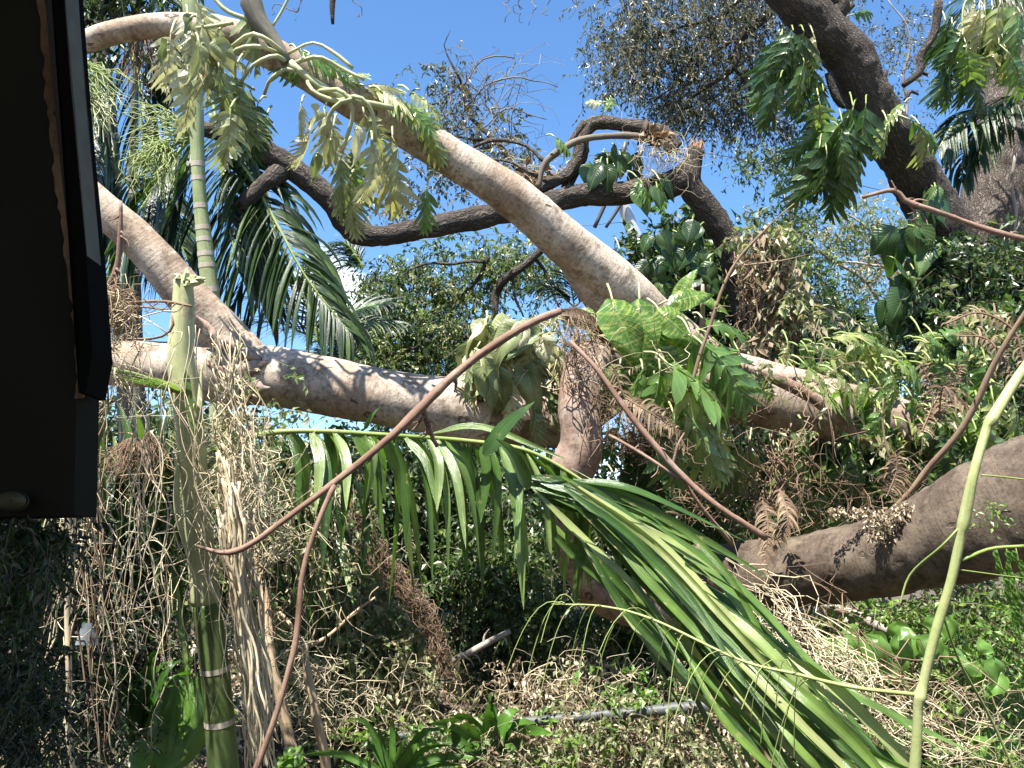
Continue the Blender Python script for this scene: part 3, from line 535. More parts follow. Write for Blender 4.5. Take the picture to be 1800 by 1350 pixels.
for s in range(3): LM['wiltheart', s] = heart(1, .55 + .1 * s, .6, .35, s + 3, .10).mesh('leaf_blade', M['wilted'])
for s in range(3): LM['heartdark', s] = heart(1, .8, .2, .1, s + 5).mesh('leaf_blade', M['splitdark'])
for s in range(3):
    LM['lime', s] = heart(1, .92, .25, .08, s + 9, .09).mesh('leaf_blade', M['limeleaf'])
def put(root, me, pos, d, n, L, name='leaf', wscale=1.0):
    y = nrm(np.asarray(d, float)); x = nrm(np.cross(y, np.asarray(n, float))); z = np.cross(x, y)
    o = bpy.data.objects.new(name, me); COL.objects.link(o); o.parent = root
    Mx = Matrix(((x[0], y[0], z[0], 0), (x[1], y[1], z[1], 0), (x[2], y[2], z[2], 0), (0, 0, 0, 1)))
    o.rotation_mode = 'QUATERNION'; o.rotation_quaternion = Mx.to_quaternion(); o.scale = (L * wscale, L, L)
    o.location = np.asarray(pos, float) - np.array(root['_o']); return o
def climber(root, spots, kind, size, petiole='petiole', nstem=0.25, dn=(0, 0, -1), spread=.7, face=.8, pw=.006):
    """spots rows (x,y,d, angle_deg, lengthpx): leaf base pixel, hanging direction in the picture (0 = right, 90 = down), length"""
    for (x, y, d, a, lp) in spots:
        a = math.radians(a); dv = math.cos(a) * RX - math.sin(a) * UP - FW * U(-.25, .35); base = P(x, y, d)
        n = nrm(-FW * face * (.75 if 'wil' in kind else 1) + Z * (.95 if 'wil' in kind else .6) + rdir(1)[0] * spread * .6); L = lp * d / F
        ks = [k for k in LM if k[0] == kind]; put(root, LM[ks[rng.integers(len(ks))]], base, dv, n, L, wscale=U(.85, 1.2))
        if nstem:
            back = base - dv * L * nstem * 1.2 + FW * L * .3 + Z * L * .1 + rdir(1)[0] * L * .1; mid = (base + back) / 2 + Z * L * .06
            m = MB(); pp = crom(np.stack([back, mid, base]), 7); tube(m, pp, np.linspace(pw * 1.2, pw * .8, 7), 6); m.build('petiole', M[petiole], root)
def rspots(n, x, y, rx, ry, d, a0, a1, l0, l1, dd=.2):
    return [(x + U(-rx, rx), y + U(-ry, ry), d + U(-dd, dd), U(a0, a1), U(l0, l1)) for _ in range(n)]

# epiphytes along the upper pale limb
R_ = thing('climbing_philodendron', 'wilted pale split-leaf climber hanging from the top of the pale limb near the dark wall', 'climbing plant', P(340, 60, 4.3))
climber(R_, [(330, 30, 4.2, 70, 80), (300, 60, 4.2, 95, 90), (350, 80, 4.15, 60, 95), (385, 120, 4.1, 85, 110), (345, 0, 4.2, 80, 80), (405, 190, 4.1, 92, 100), (320, 90, 4.2, 30, 80), (380, 60, 4.2, 110, 70), (395, 150, 4.2, 75, 80), (330, 110, 4.2, 75, 120), (410, 130, 4.2, 88, 120), (290, 95, 4.3, 60, 90), (420, 170, 4.2, 92, 80), (370, 50, 4.3, 30, 90), (430, 20, 4.3, 60, 100)], 'wilted', 1)
climber(R_, rspots(7, 340, 80, 50, 50, 4.15, 50, 130, 40, 70, .1) + rspots(4, 590, 230, 50, 50, 4.3, 60, 120, 40, 60, .1), 'wiltheart', 1, spread=1.2, nstem=.1)
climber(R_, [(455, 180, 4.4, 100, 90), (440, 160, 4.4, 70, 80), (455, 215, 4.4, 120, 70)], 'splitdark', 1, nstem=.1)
for c in ([(405, 85, 4.2, 8), (440, 60, 4.1, 8), (470, 70, 4.1, 8), (500, 95, 4.2, 9)], [(395, 110, 4.2, 7), (420, 85, 4.1, 7), (460, 82, 4.1, 8), (490, 95, 4.2, 8)], [(420, 150, 4.2, 6), (445, 115, 4.1, 7), (480, 98, 4.1, 8), (500, 105, 4.2, 8)], [(465, 165, 4.3, 6), (475, 140, 4.2, 6), (500, 122, 4.2, 7), (515, 125, 4.2, 8)], [(345, 50, 4.2, 7), (380, 45, 4.2, 7), (410, 40, 4.2, 7)], [(480, 45, 4.2, 5), (495, 20, 4.2, 5), (510, -10, 4.2, 5)], [(370, -10, 4.3, 6), (400, 20, 4.3, 8), (450, 40, 4.3, 8), (480, 75, 4.3, 9), (500, 95, 4.3, 12)]): limb('stem', c, M['petiole'], R_, seg=8, lump=.03)
limb('sheath', [(440, -10, 4.3, 34), (450, 30, 4.3, 36), (480, 70, 4.3, 28), (505, 110, 4.3, 20)], M['palmgrey'], R_, seg=14, lump=.25, ls=12)
R_ = thing('climbing_philodendron', 'pale split-leaf climber draped over the middle of the rising limb, leaves hanging on both sides', 'climbing plant', P(640, 190, 4.4))
climber(R_, [(570, 190, 4.45, 85, 95), (600, 275, 4.4, 92, 110), (585, 230, 4.4, 98, 85), (655, 250, 4.4, 80, 105), (690, 240, 4.45, 60, 85), (615, 320, 4.5, 88, 95), (545, 230, 4.5, 100, 70), (640, 200, 4.45, 60, 80), (530, 180, 4.4, 95, 60), (720, 160, 4.5, 20, 70), (670, 160, 4.5, 10, 60)], 'wilted', 1)
climber(R_, [(660, 160, 4.6, 10, 90), (690, 175, 4.6, 25, 90), (640, 150, 4.6, -10, 70), (720, 190, 4.7, 30, 80), (620, 260, 4.6, 100, 120), (670, 260, 4.6, 75, 120), (745, 215, 4.7, 60, 80), (540, 130, 4.5, 200, 70), (590, 140, 4.6, -30, 60), (520, 85, 4.4, 10, 70), (545, 95, 4.5, 20, 70), (750, 330, 4.8, 95, 80), (470, 200, 4.5, 110, 60)], 'split', 1)
for c in ([(505, 95, 4.3, 6), (550, 75, 4.3, 5), (590, 95, 4.3, 7), (620, 120, 4.3, 7)], [(520, 110, 4.3, 8), (560, 100, 4.25, 7), (600, 120, 4.3, 7), (640, 140, 4.3, 7)], [(560, 160, 4.3, 8), (600, 160, 4.2, 8), (620, 200, 4.25, 7), (600, 270, 4.3, 7)], [(590, 180, 4.3, 8), (630, 170, 4.2, 8), (655, 200, 4.25, 7), (660, 250, 4.3, 7)], [(650, 185, 4.35, 8), (610, 175, 4.2, 8), (580, 200, 4.25, 8), (575, 240, 4.3, 7)], [(540, 130, 4.35, 7), (545, 155, 4.25, 7), (580, 175, 4.25, 9), (640, 180, 4.3, 10), (690, 190, 4.4, 10)], [(510, 110, 4.3, 14), (560, 150, 4.3, 14), (610, 172, 4.3, 14), (670, 190, 4.4, 12)]): limb('stem', c, M['petiole'], R_, seg=8, lump=.05)
# pothos and pale leaves at the centre fork
R_ = thing('variegated_pothos', 'big yellow-green variegated leaves clustered on the fork of the fallen tree', 'climbing plant', P(1130, 560, 4.7))
climber(R_, [(1080, 545, 4.55, 62, 120), (1125, 548, 4.6, 88, 118), (1165, 555, 4.65, 35, 90), (1190, 530, 4.8, -20, 80), (1180, 590, 4.7, 60, 100), (1130, 640, 4.6, 75, 90), (1095, 650, 4.62, 110, 80)], 'pothos', 1, spread=.3, face=1)
climber(R_, [(1230, 590, 4.8, 35, 130), (1165, 640, 4.6, 35, 140), (1200, 650, 4.65, 50, 130), (1150, 660, 4.6, 110, 90), (1210, 700, 4.6, 65, 140), (1180, 720, 4.65, 80, 100), (1250, 720, 4.7, 70, 110), (1100, 640, 4.6, 160, 60), (1230, 760, 4.6, 80, 70), (1145, 640, 4.7, 60, 100), (1260, 660, 4.75, 40, 90), (1210, 610, 4.8, 10, 90)], 'split', 1, spread=.4, face=1)
climber(R_, [(1040, 550, 4.8, -150, 30), (1190, 520, 5.0, -60, 60), (1230, 520, 5.0, 20, 60)], 'pothos', 1, spread=.3)
climber(R_, [(1215, 590, 4.45, 28, 150), (1240, 610, 4.4, 45, 140), (1175, 640, 4.35, 22, 150), (1195, 668, 4.35, 42, 150), (1205, 720, 4.35, 62, 150), (1230, 740, 4.4, 48, 120), (1160, 650, 4.35, 100, 100), (1130, 650, 4.4, 125, 90), (1185, 730, 4.35, 85, 130), (1090, 640, 4.5, 140, 70), (1440, 690, 4.7, 15, 90), (1470, 685, 4.7, 5, 90), (1235, 560, 4.6, 0, 90)], 'split', 1, spread=.5, face=.7, nstem=.12)
limb('stem', [(1040, 600, 4.9, 12), (1100, 620, 4.7, 12), (1160, 640, 4.7, 12), (1220, 700, 4.7, 10)], M['petiole'], R_, seg=8)
R_ = thing('wilted_vine', 'bleached wilted leaves heaped on the horizontal trunk left of the fork', 'climbing plant', P(930, 600, 4.7))
climber(R_, rspots(12, 905, 610, 80, 50, 4.65, 50, 140, 50, 95, .15), 'wilted', 1, spread=.8)
climber(R_, rspots(32, 905, 615, 80, 48, 4.6, 40, 150, 50, 90, .15), 'wiltheart', 1, spread=1.2, nstem=.15)
climber(R_, [(830, 640, 4.7, 130, 70), (850, 640, 4.6, 170, 60), (870, 600, 4.7, 150, 70), (900, 660, 4.6, 100, 90), (960, 680, 4.6, 100, 90), (940, 720, 4.6, 95, 70)], 'wilted', 1)
m = MB(); t = MB(); pts, _ = blobpts([(980, 620, 4.75, 80, 70, .15), (950, 570, 4.8, 60, 30, .1)], 110); shoots(m, t, pts, rdir(110), .2, 5, .05, .35, .6, .8, .003); m.build('dry_leaves', M['paleleaf'], R_, smooth=False, kind='stuff'); t.build('dry_stems', M['root'], R_, kind='stuff')
R_ = thing('dead_leaf_sheath', 'brown dead leaf sheath arched over the fork beside the variegated leaves', 'dead leaf', P(1010, 560, 4.75))
m = MB()
for k in range(5):
    c = crom([(985, 548 + k * 3, 4.7 + .02 * k, 10), (1020, 552 + k * 4, 4.68, 20), (1060, 575 + k * 5, 4.7, 16), (1085, 610 + k * 2, 4.75, 5)], 12); pp = P(c[:, 0], c[:, 1], c[:, 2]); w = c[:, 3] * .5 * 4.7 / F
    v = np.concatenate([pp + Z * w[:, None], pp + FW * .01, pp - Z * w[:, None]]); q = [(a * 12 + j, a * 12 + j + 1, (a + 1) * 12 + j + 1, (a + 1) * 12 + j) for a in range(2) for j in range(11)]; m.add(v, q, None, np.zeros((36, 2)), .3 + k * .1)
m.build('sheath', M['dryfern'], R_)

# philodendrons on the right
R_ = thing('climbing_philodendron', 'dark green split-leaf climber hanging beside the upper half of the leaning tree', 'climbing plant', P(1450, 200, 6.7))
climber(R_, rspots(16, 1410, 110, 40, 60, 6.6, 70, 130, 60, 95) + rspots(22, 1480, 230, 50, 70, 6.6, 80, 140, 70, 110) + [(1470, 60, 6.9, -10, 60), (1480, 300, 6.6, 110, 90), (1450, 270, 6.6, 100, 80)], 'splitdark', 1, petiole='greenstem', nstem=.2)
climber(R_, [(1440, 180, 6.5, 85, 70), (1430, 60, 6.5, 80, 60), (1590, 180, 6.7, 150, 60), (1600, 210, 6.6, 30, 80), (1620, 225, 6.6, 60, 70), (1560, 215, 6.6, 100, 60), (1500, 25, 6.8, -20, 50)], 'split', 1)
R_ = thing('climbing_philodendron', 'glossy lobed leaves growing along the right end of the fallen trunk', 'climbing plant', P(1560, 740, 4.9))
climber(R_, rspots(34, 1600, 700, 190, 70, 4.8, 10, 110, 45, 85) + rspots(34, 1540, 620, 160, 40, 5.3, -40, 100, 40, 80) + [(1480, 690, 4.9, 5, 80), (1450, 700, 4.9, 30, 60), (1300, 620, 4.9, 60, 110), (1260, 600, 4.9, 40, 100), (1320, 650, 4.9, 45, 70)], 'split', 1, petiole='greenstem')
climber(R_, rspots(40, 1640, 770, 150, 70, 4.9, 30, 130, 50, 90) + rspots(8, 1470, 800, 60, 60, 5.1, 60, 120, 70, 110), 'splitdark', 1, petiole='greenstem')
R_ = thing('large_leaf_creeper', 'large dark heart-shaped leaves in the shadow between the two right trunks', 'creeper', P(1600, 440, 7.0))
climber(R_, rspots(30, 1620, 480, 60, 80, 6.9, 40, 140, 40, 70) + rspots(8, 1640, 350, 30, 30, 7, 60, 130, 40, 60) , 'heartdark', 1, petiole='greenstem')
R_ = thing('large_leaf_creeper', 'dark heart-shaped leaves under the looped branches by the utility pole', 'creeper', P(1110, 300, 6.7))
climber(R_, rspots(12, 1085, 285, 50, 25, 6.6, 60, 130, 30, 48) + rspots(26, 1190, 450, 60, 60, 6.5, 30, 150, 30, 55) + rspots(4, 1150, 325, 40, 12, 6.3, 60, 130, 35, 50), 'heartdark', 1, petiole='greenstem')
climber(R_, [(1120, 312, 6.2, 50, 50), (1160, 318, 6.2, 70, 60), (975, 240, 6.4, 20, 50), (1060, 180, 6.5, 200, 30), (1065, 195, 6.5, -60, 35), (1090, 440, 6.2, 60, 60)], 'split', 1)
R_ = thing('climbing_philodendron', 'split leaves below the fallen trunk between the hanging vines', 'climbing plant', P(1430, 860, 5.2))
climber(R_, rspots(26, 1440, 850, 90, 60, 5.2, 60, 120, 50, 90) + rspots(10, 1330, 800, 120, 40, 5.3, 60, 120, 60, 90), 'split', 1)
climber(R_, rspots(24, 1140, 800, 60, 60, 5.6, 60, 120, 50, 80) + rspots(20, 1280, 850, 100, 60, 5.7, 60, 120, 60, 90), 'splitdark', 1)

# ------------------------------------------------------------------ crowns
def crown_thing(name, label, cat, base, blobs, n, mat, limbs=(), lm='rough', group=None, **k):
    R_ = thing(name, label, cat, base, group)
    for c in limbs: limb('limb', c, M[lm], R_, seg=8, lump=.12, ls=8, jit=.05)
    foliage(R_, blobs, n, mat=M[mat], **k); return R_
crown_thing('canopy_tree', 'dense grey-green tree crown hanging down from the top edge right of centre', 'tree', P(1370, 0, 8.4),
    [(1200, 30, 9.2, 170, 70, .8), (1330, 60, 9.2, 120, 90, .8), (1110, 90, 9.2, 85, 70, .5), (1090, 150, 9.2, 60, 45, .4), (1200, 130, 9.2, 130, 80, .6), (1330, 160, 9.0, 90, 60, .5), (1240, 195, 9.2, 90, 35, .4), (1375, 225, 9.2, 26, 55, .2), (1160, 200, 9.2, 60, 35, .3), (1300, 210, 9.0, 50, 25, .3), (1300, -60, 9.2, 260, 60, 1)],
    2900, 'canopy', [[(1380, -20, 8.6, 20), (1340, 30, 8.7, 18), (1300, 70, 8.8, 15), (1290, 120, 8.8, 12), (1240, 150, 8.9, 8), (1210, 175, 9, 5)], [(1360, -30, 8.8, 12), (1300, 0, 8.8, 9), (1270, 30, 8.9, 8), (1200, 50, 9, 5), (1130, 70, 9, 3)], [(1300, 70, 8.8, 7), (1250, 90, 8.9, 5), (1170, 110, 9, 3)], [(1290, 120, 8.8, 7), (1330, 170, 8.9, 5), (1375, 230, 9, 3)], [(1270, 30, 8.9, 6), (1200, 130, 9, 4), (1150, 180, 9, 3)]],
    ls=.26, nl=11, leaf=.052, asp=.36, droop=.85, leafdroop=.7, clumps=560, csize=.10)
crown_thing('bare_tree', 'sparse wiry tree with scattered small leaves against the blue sky', 'tree', P(940, 340, 8.4),
    [(790, 160, 8.4, 55, 45, .3), (820, 235, 8.4, 90, 50, .4), (740, 310, 8.4, 100, 50, .4), (880, 280, 8.4, 60, 50, .3), (690, 350, 8.4, 60, 50, .3), (900, 310, 8.2, 60, 40, .3), (770, 250, 8.4, 60, 40, .3)],
    520, 'canopy', [[(960, 340, 8.2, 12), (900, 280, 8.2, 9), (870, 248, 8.3, 9), (825, 200, 8.4, 6), (808, 140, 8.4, 5), (785, 100, 8.4, 3), (776, 75, 8.4, 2), (792, 52, 8.4, 1)], [(870, 248, 8.3, 7), (800, 240, 8.3, 4), (740, 270, 8.3, 3), (690, 300, 8.4, 2)], [(870, 250, 8.3, 8), (830, 275, 8.3, 6), (770, 290, 8.3, 4)]],
    ls=.22, nl=7, leaf=.055, asp=.45, droop=.3, leafdroop=.5, clumps=150, csize=.12)
R_ = bpy.data.objects['bare_tree']
m = MB(); N = 46; st = P(U(780, 900, N), U(150, 270, N), U(8.2, 8.6, N)); en = P(U(740, 1000, N), U(80, 300, N), U(8.2, 8.6, N)); tt = np.linspace(0, 1, 9)[None, :, None]
pa = st[:, None] * (1 - tt) + en[:, None] * tt + Z * (U(.05, .4, N)[:, None, None]) * (tt * (1 - tt)) * 3 + wiggle(N, 9, .05); mtube(m, pa, np.repeat(np.linspace(.006, .0018, 9)[None], N, 0)); m.build('bare_twigs', M['twig'], R_, kind='stuff')
for c in ([(808, 150, 8.4, 3), (850, 100, 8.4, 3), (900, 105, 8.4, 2)], [(820, 190, 8.4, 3), (880, 140, 8.4, 3), (940, 140, 8.4, 2), (985, 160, 8.4, 1.5)], [(850, 230, 8.4, 3), (900, 190, 8.4, 3), (960, 210, 8.4, 1.5)]): limb('branchlet', c, M['twig'], R_, seg=5, jit=.08)
crown_thing('dark_tree', 'dark bushy tree with crooked black limbs behind the centre of the fallen trunk', 'tree', P(900, 760, 10),
    [(800, 490, 10, 110, 60, .8), (700, 510, 10, 80, 60, .8), (760, 570, 10, 150, 60, 1), (690, 610, 10, 100, 60, 1), (850, 630, 10, 120, 60, 1), (900, 450, 10, 70, 45, .6), (620, 640, 10, 60, 50, .8), (660, 560, 10, 60, 60, .8), (780, 660, 10, 160, 60, 1), (940, 480, 10, 50, 50, .5)],
    3000, 'bush', [[(1000, 400, 9.2, 10), (940, 450, 9.3, 14), (900, 480, 9.3, 15), (872, 510, 9.4, 16), (870, 560, 9.4, 12), (866, 640, 9.5, 14)], [(940, 450, 9.3, 7), (970, 500, 9.3, 5), (985, 540, 9.3, 3)], [(905, 475, 9.3, 6), (905, 520, 9.3, 5), (915, 560, 9.3, 3)], [(860, 450, 9.5, 8), (830, 500, 9.6, 8), (790, 540, 9.6, 6), (720, 560, 9.6, 4)], [(850, 460, 9.5, 6), (760, 465, 9.6, 5), (690, 490, 9.6, 3)], [(866, 600, 9.5, 10), (800, 590, 9.5, 6), (700, 620, 9.5, 4)]],
    ls=.26, nl=10, leaf=.062, asp=.45, droop=.5, leafdroop=.6, clumps=430, csize=.12)
for j, (lab, bl, n, lb, mt) in enumerate([
    ('small-leaved tree with a pale stem standing between the broken trunk and the leaning tree', [(1340, 290, 12, 50, 25, .4), (1380, 320, 12, 50, 40, .5), (1400, 400, 12, 60, 60, .6), (1350, 420, 12, 60, 50, .5), (1420, 470, 12, 60, 50, .6)], 420, [[(1392, 560, 12, 12), (1392, 450, 12, 10), (1390, 380, 12, 8), (1375, 340, 12, 5)], [(1390, 360, 12, 5), (1420, 330, 12, 3)], [(1390, 440, 12, 5), (1350, 390, 12, 3)]], 'bush'),
    ('airy tree with whitish crooked twigs left of the leaning trunk', [(1480, 420, 12.5, 70, 60, .7), (1550, 480, 12.5, 70, 60, .7), (1500, 560, 12.5, 120, 60, .9), (1600, 420, 12.5, 50, 60, .6), (1540, 350, 12.5, 60, 40, .5), (1560, 420, 12.5, 80, 60, .7)], 520, [[(1620, 600, 12, 8), (1560, 540, 12, 7), (1500, 480, 12, 7), (1440, 440, 12, 4)], [(1600, 520, 12, 7), (1560, 470, 12, 6), (1470, 460, 12, 3)], [(1560, 640, 12, 8), (1570, 500, 12, 6), (1520, 400, 12, 4), (1480, 370, 12, 2)], [(1580, 520, 12, 6), (1590, 440, 12, 4), (1560, 380, 12, 3)]], 'paleleaf'),
    ('sunlit thicket with a grey dead limb above the right half of the fallen trunk', [(1400, 580, 10, 100, 50, .7), (1480, 620, 10, 130, 50, .7), (1360, 500, 10.5, 60, 60, .6), (1600, 620, 9, 120, 50, .7), (1440, 540, 11, 80, 40, .6)], 1500, [[(1380, 460, 9.8, 8), (1420, 520, 9.8, 14), (1470, 560, 9.8, 15), (1500, 600, 9.8, 15), (1520, 640, 9.8, 12)], [(1490, 590, 9.8, 6), (1540, 600, 9.8, 4)]], 'bush')]):
    crown_thing('background_tree', lab, 'tree', P(bl[0][0], 800, bl[0][2]), bl, n, mt, lb, 'palebranch', 'trees behind the fallen trunk', ls=.3, nl=9, leaf=.085, asp=.34, droop=.3, leafdroop=.3, clumps=n // 5, csize=.13)
crown_thing('wispy_tree', 'pale wispy twigs and tiny dry leaves behind the leaning tree near the top right', 'tree', P(1600, 700, 11), [(1540, 110, 11, 60, 60, .5), (1600, 60, 11, 50, 60, .5), (1570, 90, 11, 90, 90, .6), (1620, 180, 11, 60, 40, .5), (1700, 40, 9.5, 60, 60, .5), (1640, 260, 11, 60, 60, .4)], 340, 'canopy', [[(1600, 300, 11, 6), (1590, 150, 11, 5), (1600, 60, 11, 3), (1560, 0, 11, 2)]], 'palebranch', ls=.26, nl=7, leaf=.05, droop=.4, clumps=110, csize=.14)
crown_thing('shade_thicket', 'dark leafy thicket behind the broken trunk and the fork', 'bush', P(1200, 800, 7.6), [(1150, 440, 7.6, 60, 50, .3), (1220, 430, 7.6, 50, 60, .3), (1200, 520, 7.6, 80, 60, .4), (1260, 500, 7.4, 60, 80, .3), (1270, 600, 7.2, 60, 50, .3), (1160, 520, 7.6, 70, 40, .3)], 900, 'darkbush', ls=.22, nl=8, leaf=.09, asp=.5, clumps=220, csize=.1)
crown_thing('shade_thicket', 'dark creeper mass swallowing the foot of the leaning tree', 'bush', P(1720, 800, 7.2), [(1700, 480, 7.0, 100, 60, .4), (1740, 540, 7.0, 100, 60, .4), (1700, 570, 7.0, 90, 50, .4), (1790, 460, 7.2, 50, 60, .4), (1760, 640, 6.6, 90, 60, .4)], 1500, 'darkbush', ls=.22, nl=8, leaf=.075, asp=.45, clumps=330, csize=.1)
# lower mass of bushes: each one its own
for lab, bl, n, mt, lf, asp in [
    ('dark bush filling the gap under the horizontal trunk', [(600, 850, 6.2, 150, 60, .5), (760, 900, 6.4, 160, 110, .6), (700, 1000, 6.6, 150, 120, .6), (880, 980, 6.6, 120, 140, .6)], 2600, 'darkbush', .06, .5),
    ('light-speckled bush covering the bank left of the brown fibre rope', [(600, 1050, 5.3, 120, 90, .35), (640, 1150, 5.1, 130, 90, .35), (560, 1200, 5.0, 110, 100, .3), (700, 1220, 5.1, 90, 70, .3), (500, 1100, 5.2, 80, 100, .3), (560, 950, 5.4, 110, 60, .3)], 1900, 'paleleaf', .04, .62),
    ('low dark feathery shrub below the sloping stick', [(880, 1190, 6.0, 110, 50, .4), (820, 1130, 6.2, 90, 50, .4), (940, 1150, 6.3, 90, 60, .4), (900, 1080, 6.6, 120, 70, .5)], 1500, 'darkbush', .035, .4),
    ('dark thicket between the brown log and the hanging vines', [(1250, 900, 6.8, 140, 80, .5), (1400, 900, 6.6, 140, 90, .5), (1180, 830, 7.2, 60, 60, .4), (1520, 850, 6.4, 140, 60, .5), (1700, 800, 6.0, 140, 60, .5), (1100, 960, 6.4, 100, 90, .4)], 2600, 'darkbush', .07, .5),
    ('sunlit dry bush on the bank right of the feathery shrub', [(1120, 1150, 5.6, 110, 60, .3), (1200, 1220, 5.3, 130, 70, .3), (1040, 1230, 5.4, 110, 50, .3), (1300, 1300, 5.0, 160, 60, .3), (1000, 1310, 5.0, 140, 40, .2), (1180, 1320, 4.9, 140, 40, .2)], 1900, 'litter', .035, .5),
    ('bleached leafy vine curtain hanging between the crownshaft palm and the frond', [(430, 820, 3.5, 60, 90, .2), (470, 900, 3.6, 70, 90, .2), (540, 860, 3.7, 90, 60, .2), (420, 720, 3.5, 40, 60, .15)], 200, 'paleleaf', .032, .6),
    ('bleached low weeds along the pipe on the dry bank', [(850, 1330, 4.3, 200, 40, .2), (1150, 1300, 4.3, 180, 50, .2), (1050, 1200, 4.9, 160, 40, .2), (760, 1250, 4.8, 120, 30, .2)], 750, 'paleleaf', .032, .55),
    ('dry cream-leaved weeds just above and below the pipe', [(900, 1345, 4.35, 240, 40, .2), (1150, 1290, 4.4, 180, 50, .2), (1000, 1220, 4.9, 200, 40, .2)], 900, 'litter', .034, .55),
    ('fresh green broad-leaved weeds along the bottom edge left of the folded frond', [(960, 1330, 4.2, 160, 40, .2), (760, 1330, 4.2, 120, 40, .2), (1120, 1250, 4.5, 120, 50, .2), (640, 1320, 4.3, 90, 40, .2)], 200, 'limeleaf', .045, .6),
    ('dense green weeds in the lower right corner behind the stalk', [(1720, 1300, 3.9, 120, 60, .2), (1560, 1100, 4.6, 160, 40, .2), (1740, 1120, 4.4, 100, 60, .2), (1480, 1290, 4.2, 80, 50, .2)], 620, 'limeleaf', .04, .5),
    ('dark green bushes in the gap below the vertical trunk', [(1120, 1110, 5.2, 90, 60, .2), (980, 1080, 5.6, 90, 60, .2), (860, 1000, 5.8, 120, 70, .2), (1250, 1130, 5.0, 80, 50, .2)], 900, 'bush', .05, .5),
    ('light green undergrowth below the brown log', [(1650, 1120, 5.2, 170, 70, .4), (1500, 1130, 5.4, 120, 60, .4), (1750, 1060, 5.0, 90, 60, .4), (1400, 1100, 5.6, 90, 60, .3), (1700, 1250, 4.6, 160, 90, .3), (1560, 1290, 4.6, 120, 70, .3)], 2000, 'paleleaf', .045, .55),
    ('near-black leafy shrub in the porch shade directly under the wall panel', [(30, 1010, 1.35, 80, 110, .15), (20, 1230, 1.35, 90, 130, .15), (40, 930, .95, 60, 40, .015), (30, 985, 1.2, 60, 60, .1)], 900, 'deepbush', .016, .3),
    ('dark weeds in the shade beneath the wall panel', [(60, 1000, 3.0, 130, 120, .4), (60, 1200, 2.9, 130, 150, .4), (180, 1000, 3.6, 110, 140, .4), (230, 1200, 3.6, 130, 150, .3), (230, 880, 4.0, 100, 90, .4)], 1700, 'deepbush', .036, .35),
    ('mixed bush hanging below the left half of the horizontal trunk', [(420, 850, 4.6, 90, 90, .3), (500, 900, 4.7, 100, 100, .3), (440, 1000, 4.6, 90, 90, .3), (330, 950, 4.4, 90, 110, .3), (560, 830, 4.8, 90, 60, .3)], 1300, 'bush', .045, .6)]:
    crown_thing('bush', lab, 'bush', P(bl[0][0], 1300, bl[0][2]), bl, n, mt, ls=.2 if bl[0][2] > 2 else .045, nl=9, leaf=lf, asp=asp, droop=.5, leafdroop=.5, clumps=n // 4, csize=.09 if bl[0][2] > 2 else .02, tw=.0018 if bl[0][2] > 2 else .0008)
crown_thing('overhead_tree', 'dark leafy boughs at the very top edge just right of the dark wall', 'tree', P(60, 300, 6.6), [(220, -40, 6.6, 120, 40, .3), (160, 20, 6.6, 50, 40, .3), (60, -20, 6.4, 100, 80, .3)], 330, 'darkbush', [[(20, 160, 6.6, 30), (120, 60, 6.6, 18), (220, -10, 6.6, 12), (330, -60, 6.6, 6)], [(120, 60, 6.6, 9), (180, 20, 6.6, 7), (200, -30, 6.6, 5)], [(130, 40, 6.6, 6), (260, 10, 6.6, 4)]], ls=.25, nl=8, leaf=.10, asp=.3, droop=.6, leafdroop=.8, clumps=140, csize=.12)
# far trees closing the horizon
for lab, bl, n in [
    ('distant green tree low behind the left palms', [(250, 820, 16, 260, 130, 1.5), (0, 850, 16, 200, 150, 1.5), (500, 830, 17, 160, 60, 1)], 2400),
    ('distant dark tree low behind the middle of the trunk', [(720, 860, 18, 240, 150, 1.5), (920, 860, 18, 160, 170, 1.5)], 2400),
    ('distant tree low behind the broken trunk', [(1330, 780, 17, 110, 130, 1.5), (1500, 780, 17, 160, 90, 1.5)], 2000),
    ('distant tree low behind the rough trunk', [(1780, 700, 18, 120, 150, 1.5), (1900, 600, 18, 100, 250, 1.5), (1630, 790, 18, 140, 90, 1.5)], 2200)]:
    crown_thing('distant_tree', lab, 'tree', P(bl[0][0], 1010, bl[0][2]), bl, n, 'darkbush', group='distant trees', ls=.5, nl=9, leaf=.16, asp=.5, clumps=n // 5, csize=.3)

# ------------------------------------------------------------------ palms
def blade(mb, p0, d0, L, w, grav=.5, K=7, side=None, r=None, fold=.25, rt=.12):
    """leaflet strip starting at p0, direction d0"""
    p = np.array(p0, float); d = nrm(np.array(d0, float)); step = L / K; pts = [p.copy()]
    for k in range(K): d = nrm(d - Z * grav / K * (1 + k * .4)); p = p + d * step; pts.append(p.copy())
    pts = np.array(pts); t = nrm(np.gradient(pts, axis=0)); sd = nrm(np.cross(t, side if side is not None else rdir(1)[0])); n = np.cross(sd, t)
    s = np.linspace(0, 1, K + 1); prof = np.minimum(1, (s + rt * .4) / rt / 1.4) * (1 - s**2.6) ; hw = (w / 2 * prof)[:, None]
    v = np.concatenate([pts - sd * hw + n * hw * fold, pts, pts + sd * hw + n * hw * fold]); k1 = K + 1
    q = [(a * k1 + j, a * k1 + j + 1, (a + 1) * k1 + j + 1, (a + 1) * k1 + j) for a in range(2) for j in range(K)]
    uv = np.concatenate([np.stack([s * L, np.full(k1, c)], 1) for c in (0, .5, 1)]); mb.add(v, q, None, uv, U(0, 1) if r is None else r)
